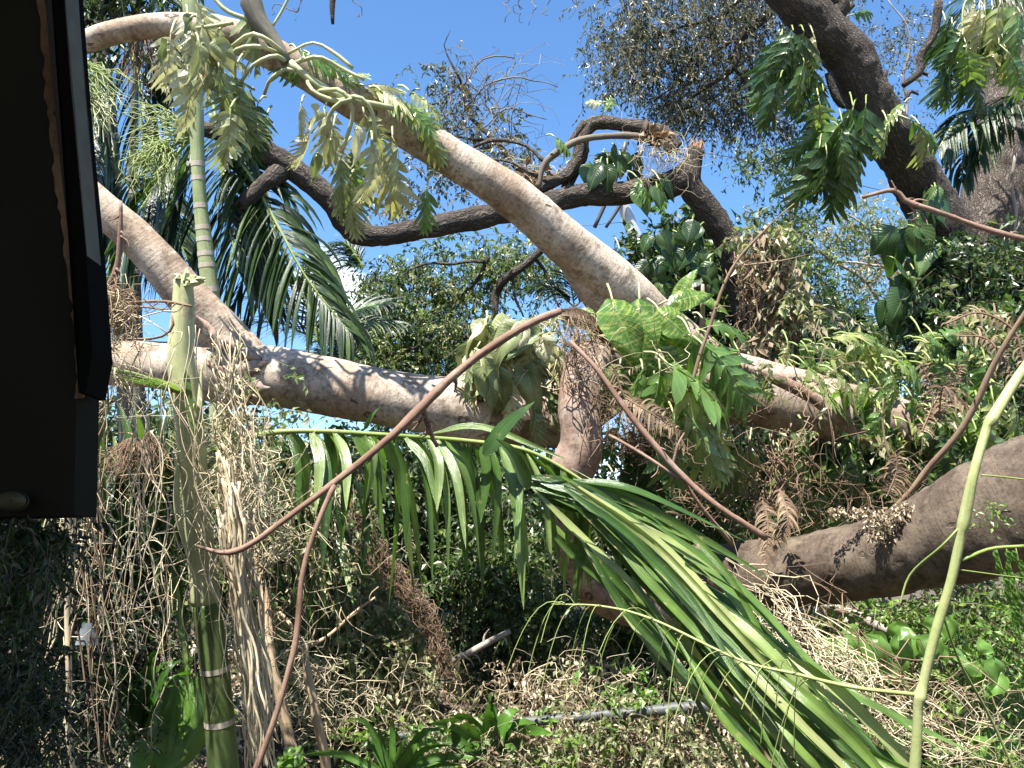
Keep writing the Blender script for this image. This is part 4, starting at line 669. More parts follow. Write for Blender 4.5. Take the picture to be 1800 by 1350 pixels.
def frond(root, c, n, L, w, grav, mat='palm', rmat='greenstem', sep=False, th0=60, th1=25, s0=.12, up=None, twosided=True, name='frond', rw=None):
    """c px path; L leaflet length (m); builds rachis part with leaflets sub-part (or separate leaflets)"""
    p, r = pxpath(c, 40); t, _, _ = frames(p); m = MB(); tube(m, p, r, 6); ra = m.build(name, M[rmat], root); ra['_o'] = root['_o']
    lm = MB(); upv = np.array(up if up is not None else (-.2, -.6, .8))
    for k in range(n):
        s = s0 + (1 - s0) * (k + .5) / n; i = min(39, int(s * 39)); b = nrm(np.cross(t[i], upv)); 
        for sd in ((-1, 1) if twosided else (1,)):
            a = math.radians(th0 + (th1 - th0) * s + U(-8, 8) * (3.5 if L < .15 else 1)); ln = L * (math.sin(math.pi * (.16 + .74 * s))**.7) * (U(.85, 1.1) if L > .15 else U(.4, 1.2)); d0 = t[i] * math.cos(a) + b * sd * math.sin(a) + upv * .15
            if sep: lm = MB()
            blade(lm, p[i], d0, ln, w * U(.8, 1.15), grav * U(.7, 1.4), side=nrm(b * .3 + upv + rdir(1)[0] * .35))
            if sep: lm.build('leaflet', M[mat], ra)
    if not sep: lm.build('leaflets', M[mat], ra)
    return ra
def rings(root, c, vals, mat='scar', extra=1.04):
    p, r = pxpath(c, 200)
    for s, h in vals:
        i = int(s * 199); j = min(199, i + max(2, int(h * 199))); m = MB(); tube(m, p[i:j + 1], r[i:j + 1] * extra, 20, cap=False); m.build('leaf_scar_ring', M[mat], root)
# ringed palm
c = [(330, -60, 5.7, 30), (340, 60, 5.7, 30), (345, 200, 5.7, 26), (350, 330, 5.7, 23), (360, 430, 5.7, 27), (370, 520, 5.7, 31), (380, 640, 5.7, 34), (392, 800, 5.7, 36)]
R_ = thing('ringed_palm', 'slender green palm with white rings rising behind the wilted climber', 'palm tree', P(392, 900, 6.4))
limb('trunk', c, M['palmpale'], R_, n=60, seg=18, lump=.02)
rings(R_, c, [(.43, .008), (.485, .008), (.53, .012), (.555, .01), (.585, .006), (.61, .01), (.66, .006), (.70, .01), (.40, .006)])
for cc, L, n in (([(375, 180, 6.3, 7), (385, 260, 6.2, 7), (400, 380, 6.1, 5), (420, 480, 6.0, 3)], .75, 30), ([(385, 240, 6.3, 8), (440, 310, 6.1, 7), (490, 400, 6.0, 6), (540, 490, 5.9, 4), (620, 590, 5.8, 2)], .60, 44), ([(380, 250, 6.4, 7), (420, 300, 6.6, 6), (440, 400, 6.7, 5), (470, 560, 6.7, 3)], .65, 30), ([(370, 200, 6.4, 7), (400, 330, 6.5, 6), (430, 460, 6.5, 5), (410, 540, 6.5, 3)], .6, 26), ([(340, 230, 6.5, 7), (280, 320, 6.4, 6), (230, 400, 6.3, 4), (210, 480, 6.2, 2)], .6, 30), ([(350, 220, 6.5, 6), (300, 400, 6.6, 5), (290, 470, 6.6, 4)], .5, 24)):
    frond(R_, cc, n, L * 1.1, .046, .9, th0=62, th1=26)
# crown-shaft foreground palm
c = [(322, 492, 2.95, 32), (322, 540, 2.95, 38), (318, 620, 2.95, 46), (326, 700, 2.95, 48), (338, 790, 2.95, 48), (344, 880, 2.98, 44), (352, 960, 3.0, 48), (362, 1060, 3.0, 50), (372, 1130, 3.0, 50), (380, 1200, 3.0, 50), (388, 1290, 3.0, 52), (398, 1420, 3.0, 54)]
R_ = thing('decapitated_palm', 'pale green palm crownshaft with its top snapped off standing in front of the left limb', 'palm tree', P(398, 1420, 3.0))
cu = [r for r in c if r[1] <= 1060]; limb('crownshaft', cu, M['shaft'], R_, n=70, seg=28, lump=.05, ls=6)
limb('stem', c[7:], M['palmgreen'], R_, n=40, seg=28, lump=.02); p_, r_ = pxpath(c, 300)
rings(R_, c, [(.735, .010), (.835, .011)], extra=1.03)
for (x0, y0, x1, y1, w) in ((296, 560, 305, 700, 24), (345, 640, 352, 830, 22), (305, 780, 330, 1000, 22)):   # overlapping sheath edges
    limb('sheath_edge', [(x0 + 10, y0, 2.93, 3), (x0 + 6, (y0 + y1) / 2, 2.92, w * .5), (x1 + 6, y1, 2.95, 3)], M['shaft'], R_, n=20, seg=10, lump=.1)
splinters(R_, 324, 494, 2.95, 18, 13, (.006, 0, .03), 'shaft'); splinters(R_, 335, 496, 2.93, 8, 8, (.03, 0, .012), 'shaft')
limb('petiole', [(318, 700, 2.95, 9), (290, 680, 2.9, 10), (240, 660, 2.8, 10), (190, 650, 2.7, 10), (142, 648, 2.6, 7)], M['greenstem'], R_, seg=10, lump=.03)
m = MB(); 
for k in range(5): blade(m, P(320, 695, 2.92), P(150 + k * 30, 640 + k * 3, 2.65) - P(320, 695, 2.92), .34, .03, .1, side=np.array([0, -.4, 1.]))
for k in range(3): blade(m, P(325, 650 + k * 20, 2.88), P(352, 830, 2.86) - P(325, 680, 2.88), .22 + .04 * k, .022, .1, side=FW)
m.build('leaf_blade', M['frondleaf'], R_)
# more palms behind, left
for lab, c, fr in [
    ('grey palm trunk nearest the dark wall, hung with drooping fronds', [(165, -60, 7.2, 30), (180, 120, 7.2, 30), (195, 260, 7.2, 28), (205, 420, 7.2, 26), (215, 600, 7.2, 26), (225, 800, 7.2, 28)], [([(180, 100, 7.2, 6), (160, 220, 7.1, 5), (170, 400, 7, 3)], .7, 26), ([(190, 60, 7.2, 6), (240, 120, 7.1, 5), (250, 260, 7, 3)], .6, 24), ([(200, 260, 7.2, 6), (160, 330, 7.0, 5), (150, 470, 7, 3)], .7, 26), ([(190, 280, 7.1, 6), (250, 360, 7, 5), (290, 480, 6.9, 3)], .6, 26), ([(205, 380, 7.1, 6), (170, 460, 7, 5), (180, 560, 6.9, 3)], .5, 22)]),
    ('thin pale palm stem between the grey palm and the ringed palm', [(240, -60, 7.8, 12), (236, 200, 7.8, 14), (232, 400, 7.8, 20), (236, 520, 7.8, 24), (240, 660, 7.8, 26), (245, 800, 7.8, 28)], [([(236, 300, 7.8, 5), (280, 340, 7.8, 5), (330, 460, 7.7, 3)], .6, 26), ([(236, 300, 7.8, 5), (200, 360, 7.8, 5), (190, 500, 7.7, 3)], .6, 24), ([(260, -40, 7.0, 6), (300, 60, 7.0, 5), (290, 170, 7, 3)], .6, 26), ([(280, -40, 7.4, 6), (340, 40, 7.4, 5), (360, 150, 7.4, 3)], .55, 24)])]:
    R_ = thing('slim_palm', lab, 'palm tree', P(c[-1][0], 900, c[-1][2])); limb('trunk', c, M['palmgrey'], R_, n=50, seg=14, lump=.04)
    rings(R_, c, [(k, .006) for k in (.35, .45, .54, .62, .70, .77, .84)])
    for cc, L, n in fr: frond(R_, cc, n, L * 1.1, .044, 1.1)
# yellow-green flower sprays
def spray(root, x, y, d, n, a0, a1, l0, l1, mat, name='flower_strand', r=.005, grav=.3, wig=.03):
    m = MB(); K = 9; a = np.radians(U(a0, a1, n)); Lp = U(l0, l1, n); st = P(np.full(n, x), np.full(n, y), np.full(n, d)); st = np.repeat(st[:1], n, 0)
    en = P(x + np.cos(a) * Lp, y + np.sin(a) * Lp, d + U(-.25, .25, n)); t = np.linspace(0, 1, K)[None, :, None]
    pa = st[:, None] * (1 - t) + en[:, None] * t - Z * grav * (t**2 - t) + wiggle(n, K, wig) * t; mtube(m, pa, np.repeat(np.linspace(r, r * .5, K)[None], n, 0), 4); m.build(name, M[mat], root, kind='stuff')
R_ = thing('palm_inflorescence', 'yellow-green branching flower spray on the ringed palm', 'flower spray', P(340, 240, 6.1)); spray(R_, 345, 245, 5.9, 70, 130, 215, 60, 140, 'greenstem'); spray(R_, 300, 270, 5.8, 110, 90, 200, 20, 70, 'greenstem'); spray(R_, 260, 290, 6.0, 60, 60, 200, 20, 60, 'greenstem')
R_ = thing('palm_inflorescence', 'yellow-green fine flower spray beside the dark wall edge', 'flower spray', P(130, 150, 6.1)); spray(R_, 120, 120, 6.1, 60, 10, 70, 50, 130, 'greenstem'); spray(R_, 150, 180, 6.1, 60, 0, 90, 30, 80, 'petiole')
R_ = thing('dried_inflorescence', 'dark dry comb-like flower tassels hanging under the topmost limb', 'flower spray', P(260, 70, 6)); spray(R_, 250, 50, 6.6, 60, 60, 120, 60, 130, 'rootbrown', 'dry_strand', .004)
# right palm fronds
R_ = thing('dark_palm', 'dark drooping palm fronds at the right edge over the rough trunk', 'palm tree', P(1800, 200, 8.2))
for cc, L, n in (([(1830, 170, 8.2, 6), (1760, 90, 8.1, 6), (1700, 90, 8, 4), (1660, 130, 7.9, 2)], .5, 28), ([(1830, 230, 8.2, 7), (1760, 190, 8.0, 6), (1690, 205, 7.8, 5), (1650, 260, 7.7, 3)], .6, 34), ([(1830, 240, 8.2, 6), (1750, 220, 8.1, 6), (1700, 260, 8, 5), (1690, 320, 7.9, 3)], .5, 30), ([(1830, 200, 8.2, 6), (1790, 170, 8.0, 6), (1740, 200, 7.9, 5), (1720, 280, 7.8, 3)], .5, 26), ([(1820, 100, 8.2, 6), (1760, 40, 8.0, 6), (1700, 60, 7.9, 5), (1680, 120, 7.8, 3)], .5, 26), ([(1820, 20, 8.2, 6), (1760, -10, 8.0, 6), (1700, 0, 7.9, 5), (1690, 60, 7.8, 3)], .5, 26)): frond(R_, cc, n, L, .035, 1.0)
R_ = thing('climbing_philodendron', 'yellowing split leaves in the top right corner above the palm fronds', 'climbing plant', P(1740, 40, 7.6)); climber(R_, rspots(20, 1745, 50, 50, 50, 7.6, 60, 140, 50, 90), 'split', 1); climber(R_, rspots(10, 1690, 90, 30, 60, 7.6, 70, 130, 50, 80), 'splitdark', 1)
# small palms in the background: fans
for lab, x, y, d, a0, a1, L in (('small palm top showing left of the dark tree', 640, 470, 11, 150, 250, .6), ('palm fronds low behind the left end of the trunk', 560, 600, 8, 190, 350, .8), ('palm fronds above the fork behind the pale limb', 1010, 540, 8.5, 200, 330, .55), ('small fan palm between the right trunk and thicket', 1500, 610, 9, 190, 340, .5), ('palm fronds behind the left end of the horizontal trunk by the dark tree', 620, 640, 9, 150, 290, .7)):
    R_ = thing('small_palm', lab, 'palm', P(x, y, d), 'small palms behind')
    for k in range(7):
        a = math.radians(U(a0, a1)); lp = L * F / d; frond(R_, [(x, y, d, 3), (x + math.cos(a) * lp * .5, y + math.sin(a) * lp * .5 - 8, d, 3), (x + math.cos(a) * lp, y + math.sin(a) * lp + 18, d - .1, 1.5)], 18, L * .5, .025, .5)

# ------------------------------------------------------------------ foreground fallen frond
R_ = thing('fallen_palm_frond', 'large fresh palm frond arching across the foreground with glossy hanging leaflets', 'palm frond', P(700, 765, 3.3))
c = [(362, 826, 3.0, 9), (400, 785, 3.05, 11), (470, 762, 3.15, 10), (560, 758, 3.2, 9), (700, 766, 3.25, 8), (820, 775, 3.3, 8), (920, 790, 3.3, 7), (1000, 830, 3.3, 6), (1100, 900, 3.3, 5)]
limb('rachis', c, M['greenstem'], R_, n=60, seg=12, lump=.02)
def pblade(root, c, w, mat='frondleaf', r=None, K=14, tilt=None, name='leaflet', curl=.5):
    """blade through px control points (x,y,d); w in metres"""
    c = np.array([(*q, 0) for q in c], float); k = crom(c, K + 1); pts = P(k[:, 0], k[:, 1], k[:, 2]); t = nrm(np.gradient(pts, axis=0)); nn = nrm(-FW * .9 + Z * .45 + rdir(1)[0] * (tilt if tilt is not None else .5))
    s = np.linspace(0, 1, K + 1); rot = U(-curl, curl) * s + U(-curl, curl) * .5; sd0 = nrm(np.cross(t, nn)); n0 = np.cross(sd0, t); sd = sd0 * np.cos(rot)[:, None] + n0 * np.sin(rot)[:, None]; n = np.cross(sd, t)
    hw = (w / 2 * np.minimum(1, .25 + s / .22) * (1 - s**3.2))[:, None]; m = MB(); fo = U(.12, .45); v = np.concatenate([pts - sd * hw + n * hw * fo, pts - sd * hw * .5 + n * hw * fo * .5, pts, pts + sd * hw * .5 + n * hw * fo * .5, pts + sd * hw + n * hw * fo]); k1 = K + 1
    q = [(a * k1 + j, a * k1 + j + 1, (a + 1) * k1 + j + 1, (a + 1) * k1 + j) for a in range(4) for j in range(K)]
    uv = np.concatenate([np.stack([s, np.full(k1, cc)], 1) for cc in (0, .25, .5, .75, 1)]); m.add(v, q, None, uv, U(0, 1) if r is None else r); return m.build(name, M[mat], root)
cc = crom(c, 100)
for k in range(62):
    s = .22 + .76 * (k + U(-.3, .3)) / 62; b = cc[int(s * 99)]; x, y, d = b[:3]; f = (k / 62)
    dx = U(-15, 110) * (0.4 + 1.0 * f); dy = U(120, 300) * (.75 + .35 * math.sin(math.pi * min(1, f * 1.05))); dd = U(-.25, .3)
    pblade(R_, [(x, y, d), (x + dx * .45 + 12, y + dy * .35, d + dd * .5), (x + dx, y + dy, d + dd)], U(.026, .056), tilt=.9, curl=.9)
# upright pair over the trunk and sideways ones
pblade(R_, [(850, 800, 3.2), (890, 750, 3.15), (940, 706, 3.1)], .075, tilt=.1); pblade(R_, [(930, 860, 3.2), (900, 800, 3.15), (870, 770, 3.1)], .06)
pblade(R_, [(760, 762, 3.25), (850, 752, 3.2), (1000, 810, 3.2)], .03); pblade(R_, [(640, 755, 3.2), (655, 730, 3.15), (668, 715, 3.1)], .02)
for k in range(16):
    x0 = U(900, 1040); y0 = U(835, 890); pblade(R_, [(x0, y0, 3.25), (x0 + U(90, 160), y0 + U(10, 60), 3.2), (x0 + U(180, 330), y0 + U(60, 190), 3.2)], U(.035, .06))
R_ = thing('folded_palm_frond', 'long bundle of bright ribbon-like palm blades slanting down to the lower right', 'palm frond', P(1200, 1050, 3.0))
for k in range(95):
    o = float(np.clip(rng.normal() * 50, -95, 85)); o2 = o * 1.4 + float(np.clip(rng.normal() * 50, -90, 90)); s0 = U(0, .62)
    base = crom([(960, 840, 3.2, 0), (1080, 930, 3.15, 0), (1200, 1050, 3.05, 0), (1330, 1190, 2.9, 0), (1490, 1350, 2.75, 0), (1680, 1520, 2.6, 0)], 60); i0 = int(s0 * 60); i1 = min(59, i0 + int(U(28, 48))); im = (i0 + i1) // 2
    dz = U(-.2, .15); f = lambda i, q: (base[i, 0] + q * .75, base[i, 1] - q * .65, base[i, 2] + dz + U(-.03, .03)); pblade(R_, [f(i0, o * .6), f((i0 + im) // 2, o), f(im, o), f((im + i1) // 2, (o + o2) / 2), f(i1, o2)], (U(.022, .046) if k % 4 else U(.006, .016)), 'ribbon', K=20, tilt=.7, curl=.3)
# ------------------------------------------------------------------ branches in the foreground
def branch(label, cs, mat, name='fallen_branch', cat='branch', **k):
    R_ = thing(name, label, cat, P(*cs[0][0][:3])); cs = [[(x, y, d, w * .88) for x, y, d, w in c] for c in cs]
    for j, c in enumerate(cs): limb('stem' if j == 0 else 'side_branch', c, M[mat], R_, seg=12, lump=.16, ls=18, jit=.02, **k)
    for c in cs[:2]:
        kk = crom(c, 60)
        for _ in range(5):
            i = rng.integers(6, 54); a = rng.choice([-1, 1]) * U(.6, 1.3); tx = kk[min(59, i + 2)] - kk[i]; an = math.atan2(tx[1], tx[0]) + a; l = U(8, 34); x, y, d, w = kk[i]
            limb('side_branch', [(x, y, d, w * .6), (x + math.cos(an) * l * .5, y + math.sin(an) * l * .5, d, w * .35), (x + math.cos(an + .3) * l, y + math.sin(an + .3) * l, d + U(-.04, .04), 1.5)], M[mat], R_, seg=7, lump=.2, ls=30)
    return R_
branch('long reddish-brown branch slanting across the left half in front of the trunk', [[(990, 545, 3.0, 15), (930, 572, 2.98, 16), (860, 612, 2.95, 17), (800, 660, 2.9, 17), (742, 716, 2.85, 19), (680, 775, 2.8, 15), (590, 848, 2.75, 14), (500, 912, 2.7, 12), (410, 970, 2.66, 12), (346, 960, 2.64, 6)], [(742, 722, 2.85, 12), (755, 760, 2.9, 10), (768, 785, 2.92, 8)], [(590, 848, 2.75, 12), (565, 910, 2.7, 10), (532, 1010, 2.65, 11), (512, 1130, 2.6, 12), (478, 1250, 2.55, 12), (440, 1370, 2.5, 13)], [(740, 735, 2.86, 6), (730, 748, 2.9, 4), (722, 755, 2.9, 3)]], 'redbranch')
branch('brown branch running from the fork down right to the end of the brown log', [[(1005, 600, 4.3, 9), (1060, 660, 4.2, 10), (1120, 750, 4.1, 13), (1180, 820, 4.05, 13), (1260, 890, 4.0, 12), (1345, 948, 4.0, 13)], [(1070, 765, 4.2, 6), (1130, 800, 4.1, 7), (1200, 845, 4.05, 8)], [(1185, 825, 4.05, 7), (1240, 900, 4.1, 8), (1285, 960, 4.2, 9)], [(1180, 820, 4.05, 6), (1190, 780, 4.05, 5), (1200, 760, 4.1, 3)]], 'redbranch')
branch('thin bare branch ending in a cut crook against the leaning tree', [[(1516, 348, 4.0, 7), (1575, 336, 4.0, 9), (1600, 358, 4.0, 11), (1680, 385, 3.95, 10), (1760, 408, 3.9, 11), (1860, 435, 3.85, 12)], [(1590, 345, 4.0, 5), (1612, 370, 4, 5), (1610, 390, 4, 3), (1622, 400, 4, 2)], [(1575, 336, 4, 4), (1568, 320, 4, 2)]], 'redbranch')
branch('brown stick rising to the upper right behind the green stalk', [[(1540, 920, 4.3, 8), (1600, 860, 4.2, 12), (1660, 790, 4.1, 13), (1720, 700, 4.0, 13), (1780, 590, 3.9, 10), (1850, 480, 3.8, 8)], [(1600, 860, 4.2, 6), (1560, 800, 4.2, 5), (1555, 700, 4.2, 3)]], 'rootbrown')
branch('dark thin sapling crossing in front of the broken trunk', [[(1205, 700, 4.4, 7), (1240, 590, 4.4, 7), (1290, 470, 4.4, 6), (1350, 400, 4.4, 4), (1400, 360, 4.4, 2)], [(1290, 470, 4.4, 4), (1370, 455, 4.4, 3), (1420, 445, 4.4, 1.5)]], 'rootbrown')
branch('brown vine stem dropping along the left limb near the wall', [[(214, 350, 3.6, 6), (212, 420, 3.6, 11), (205, 470, 3.6, 12), (178, 515, 3.6, 11)]], 'redbranch')
branch('pale brown twigs held level beside the top of the crownshaft', [[(336, 538, 2.8, 5), (280, 530, 2.8, 6), (190, 530, 2.8, 5)], [(300, 545, 2.8, 5), (260, 540, 2.8, 4), (190, 540, 2.8, 4)], [(298, 550, 2.85, 5), (300, 575, 2.85, 6), (270, 595, 2.85, 5), (200, 598, 2.85, 3)]], 'rootbrown')
branch('grey bare branch lying under the brown log among green leaves', [[(1430, 1055, 4.6, 8), (1490, 1075, 4.6, 20), (1550, 1105, 4.5, 16), (1620, 1140, 4.4, 13), (1680, 1170, 4.4, 10)], [(1488, 1070, 4.6, 12), (1488, 1040, 4.6, 14)]], 'palebranch')
branch('tan bare stem standing just right of the crownshaft palm', [[(445, 950, 4.2, 10), (460, 1040, 4.1, 20), (475, 1130, 4.0, 20), (495, 1230, 3.95, 22), (525, 1380, 3.9, 26)], [(468, 1000, 4.1, 8), (490, 960, 4.1, 6), (500, 900, 4.1, 4)]], 'tanstem', 'bare_sapling', 'sapling')
branch('tan bare stem forked at its top right of the other tan stem', [[(535, 1135, 4.0, 16), (548, 1200, 3.95, 17), (560, 1280, 3.9, 20), (575, 1380, 3.9, 22)], [(540, 1140, 4.0, 9), (575, 1120, 4.05, 7), (620, 1080, 4.1, 6), (660, 1050, 4.1, 4)], [(535, 1135, 4.0, 10), (510, 1100, 4, 8), (490, 1080, 4.1, 5)]], 'tanstem', 'bare_sapling', 'sapling')
branch('short straight pale stick poking up over the dark shrub', [[(788, 1165, 5.4, 13), (840, 1138, 5.35, 13), (898, 1108, 5.3, 11)]], 'palebranch', 'broken_stick', 'stick')
# pale dead aerial roots hugging the vertical trunk
R_ = thing('grey_pipe', 'long grey pipe lying on the bank near the bottom', 'pipe', P(900, 1270, 5.0))
c = [(640, 1302, 4.5, 11), (800, 1283, 4.42, 14), (1000, 1262, 4.33, 17), (1200, 1245, 4.25, 20), (1330, 1232, 4.2, 20)]; limb('tube', c, M['pipe'], R_, n=30, seg=20, lump=0); rings(R_, c, [(.42, .03), (.78, .03)], 'pipe', 1.14)
# green stalk right
R_ = thing('green_stalk', 'thick fuzzy green stalk curving up the right side close to the viewer', 'plant stalk', P(1610, 1400, 1.7))
limb('stem', [(1830, 610, 1.75, 20), (1785, 670, 1.75, 17), (1742, 740, 1.72, 20), (1735, 752, 1.72, 16), (1712, 830, 1.7, 16), (1694, 920, 1.7, 21), (1690, 935, 1.7, 17), (1672, 1020, 1.7, 16), (1645, 1110, 1.7, 17), (1622, 1205, 1.7, 17), (1618, 1222, 1.7, 24), (1614, 1240, 1.7, 17), (1612, 1290, 1.7, 17), (1605, 1400, 1.7, 22)], M['stalk'], R_, n=80, seg=18, lump=.04)
for c in ([(1618, 1222, 1.7, 8), (1500, 1208, 1.72, 7), (1400, 1185, 1.8, 6), (1300, 1160, 1.85, 5), (1150, 1090, 1.95, 5), (1060, 1066, 2.0, 4), (970, 1062, 2.05, 2)], [(1690, 985, 1.7, 6), (1740, 965, 1.72, 6), (1800, 960, 1.72, 6)], [(1688, 925, 1.7, 4), (1655, 960, 1.7, 4), (1600, 1010, 1.75, 4), (1580, 1070, 1.75, 3)], [(1660, 1090, 1.7, 4), (1690, 1170, 1.72, 5), (1740, 1260, 1.75, 5), (1790, 1370, 1.75, 5)], [(1675, 1000, 1.7, 2.5), (1750, 1010, 1.7, 2), (1800, 1016, 1.7, 1.6)], [(1725, 835, 1.7, 3), (1760, 838, 1.7, 3), (1820, 845, 1.7, 3)], [(1640, 1180, 1.7, 2), (1690, 1240, 1.7, 2), (1590, 1180, 1.7, 1.5)]): limb('side_stalk', c, M['greenstem'], R_, seg=8, lump=.03)
cc = crom([(1618, 1222, 1.7, 8), (1400, 1185, 1.8, 6), (1300, 1160, 1.85, 5), (1150, 1090, 1.95, 5), (1060, 1066, 2.0, 4), (970, 1062, 2.05, 2)], 100)
m = MB(); N = 22; st = cc[rng.integers(20, 98, N)]; a = P(st[:, 0], st[:, 1], st[:, 2]); b = P(st[:, 0] - U(10, 110, N), st[:, 1] + U(60, 190, N), st[:, 2] + U(-.1, .1, N)); t = np.linspace(0, 1, 8)[None, :, None]
pa = a[:, None] * (1 - t) + b[:, None] * t + Z * .06 * (4 * t * (1 - t)) ; mtube(m, pa, np.full((N, 8), .0011), 4); m.build('hanging_strands', M['greenstem'], R_, kind='stuff')
R_ = thing('hanging_leaflets', 'pale yellow-green hanging leaflet strings at the right edge over the log', 'plant', P(1770, 960, 2.0))
for x0, x1 in ((1750, 1790), (1768, 1800), (1785, 1815)):
    limb('string', [(x0, 960, 2.0, 2), ((x0 + x1) / 2, 1030, 2.0, 2), (x1, 1110, 2.0, 1.5)], M['greenstem'], R_, seg=5)
    for k in range(8):
        f = k / 8; put(R_, LM['wilted', 0] if False else LM['lime', k % 3], P(x0 + (x1 - x0) * f + U(-6, 6), 972 + 130 * f, 1.98), math.cos(1.1) * RX - UP, -FW + rdir(1)[0] * .3, .032, 'leaflet', .45)
for k in range(14): pass
m = MB(); t = MB(); pts, _ = blobpts([(1745, 905, 1.9, 25, 22, .05)], 26); shoots(m, t, pts, rdir(26), .04, 3, .012, .5, .3, .3, .0008); m.build('flower_buds', M['limeleaf'], R_, smooth=False, kind='stuff')

# ------------------------------------------------------------------ hanging roots and vine tangles
def rootpart(R_, rows, mat, K=26, amp=.02, seg=5, rad=.0035, name='root'):
    """rows (x0,y0,x1,y1,d): each a separate hanging root"""
    for (x0, y0, x1, y1, d) in rows:
        t = np.linspace(0, 1, K)[:, None]; a = P(x0, y0, d); b = P(x1, y1, d + U(-.1, .1)); pa = a * (1 - t) + b * t + wiggle(1, K, amp)[0]; m = MB(); tube(m, pa, rad * U(.7, 1.3) * np.linspace(1, .7, K), seg); m.build(name, M[mat], R_)
def tangle(R_, blobs, n, mat, L=.4, amp=.05, rad=.0022, K=16, grav=.6, name='tangled_vines'):
    pts, _ = blobpts(blobs, n); d = nrm(rdir(n) - Z * grav); l = L * U(.4, 1.5, n); t = np.linspace(0, 1, K)[None, :, None]; pa = pts[:, None] + d[:, None] * (l[:, None, None] * t) + wiggle(n, K, amp, 2) ; m = MB()
    mtube(m, pa, np.repeat(np.linspace(1, .5, K)[None], n, 0) * rad * U(.5, 1.4, n)[:, None], 4); m.build(name, M[mat], R_, kind='stuff')
R_ = thing('hanging_roots', 'curtain of thin straw-coloured roots hanging along the dark wall edge', 'hanging roots', P(150, 560, 2.2))
rootpart(R_, [(128, 690, 120, 1360, 2.1)], 'root', 60, .010, 7, .0075)
rootpart(R_, [(U(130, 190), U(560, 760), U(60, 200), U(950, 1380), U(2.0, 2.6)) for _ in range(18)], 'root', 40, .016, 5, .0022)
rootpart(R_, [(U(130, 190), U(560, 760), U(60, 200), U(950, 1380), U(2.0, 2.6)) for _ in range(12)], 'rootbrown', 40, .02, 5, .0022)
rootpart(R_, [(U(190, 300), U(600, 800), U(180, 330), U(1000, 1380), U(2.2, 3.0)) for _ in range(16)], 'root', 40, .022, 5, .0020)
tangle(R_, [(170, 560, 2.4, 30, 70, .1), (190, 640, 2.5, 50, 60, .15)], 60, 'root', .22, .04, .0018); tangle(R_, [(180, 530, 2.5, 30, 30, .1)], 90, 'rootbrown', .12, .03, .0016)
tangle(R_, [(120, 1200, 2.4, 60, 150, .2), (170, 900, 2.5, 60, 200, .2)], 26, 'root', .3, .04, .0012)
R_ = thing('hanging_roots', 'rope of pale roots twisted down the right side of the crownshaft palm', 'hanging roots', P(380, 700, 2.85))
rootpart(R_, [(U(430, 620), U(770, 860), U(440, 640), U(960, 1200), U(3.4, 3.9)) for _ in range(18)], 'root', 30, .025, 5, .0022)
rootpart(R_, [(U(385, 420), U(780, 950), U(440, 490), U(1260, 1400), U(2.75, 2.95)) for _ in range(46)], 'root', 30, .012, 5, .0045)
rootpart(R_, [(U(360, 430), U(560, 660), U(390, 490), U(850, 1000), U(2.75, 3.1)) for _ in range(30)], 'root', 36, .022, 5, .0024)
rootpart(R_, [(U(295, 350), U(520, 900), U(330, 430), U(900, 1350), U(2.72, 2.84)) for _ in range(12)], 'root', 40, .022, 5, .0018)
tangle(R_, [(430, 860, 3.0, 60, 90, .2), (400, 760, 3.0, 50, 80, .15), (450, 960, 3.0, 60, 60, .15)], 80, 'root', .22, .05, .0018)
tangle(R_, [(300, 1000, 3.1, 110, 200, .3), (330, 800, 3.1, 90, 120, .2), (500, 1000, 3.4, 110, 160, .3)], 45, 'root', .4, .07, .0012)
R_ = thing('dry_vine_heap', 'thin bleached stems sprawled across the leafy bank above and below the pipe', 'dead vines', P(900, 1250, 4.5))
tangle(R_, [(700, 1240, 4.7, 130, 60, .2), (1050, 1220, 4.7, 180, 60, .2), (900, 1330, 4.3, 260, 40, .2), (560, 1230, 4.4, 90, 90, .2)], 260, 'root', .3, .05, .0018, 16, .1)
R_ = thing('fibre_rope', 'shaggy rusty-brown fibre rope draped down the bank left of centre', 'dead vine', P(620, 880, 4.6))
base = crom([(600, 860, 4.5, 0), (650, 950, 4.5, 0), (700, 1020, 4.5, 0), (750, 1080, 4.5, 0), (775, 1150, 4.5, 0), (795, 1220, 4.5, 0)], 60); m = MB(); N = 300; i0 = rng.integers(0, 50, N); K = 10
seg_ = np.stack([P(base[i:i + 10, 0], base[i:i + 10, 1], base[i:i + 10, 2]) for i in i0]) + rng.normal(size=(N, 1, 3)) * .024 + wiggle(N, K, .025, 2); mtube(m, seg_, np.full((N, K), .0016), 4); m.build('fibres', M['rootbrown'], R_, kind='stuff')
R_ = thing('dry_vine_heap', 'heap of bleached dry vines spilling over the palm blades under the brown log', 'dead vines', P(1450, 1130, 3.4))
def streak(R_, c, n, mat, sp=.06, rad=.002, amp=.03, kk=(14, 34), name='vines', N=60):
    base = crom(c, N); m = MB(); K = 14; i0 = rng.integers(0, N - kk[1], n); ln = rng.integers(kk[0], kk[1], n)
    pa = np.stack([P(*base[np.linspace(i, i + l, K).astype(int), :3].T) for i, l in zip(i0, ln)]) + rng.normal(size=(n, 1, 3)) * sp + wiggle(n, K, amp); mtube(m, pa, np.full((n, K), rad) * U(.5, 1.5, n)[:, None], 4); m.build(name, M[mat], R_, kind='stuff')
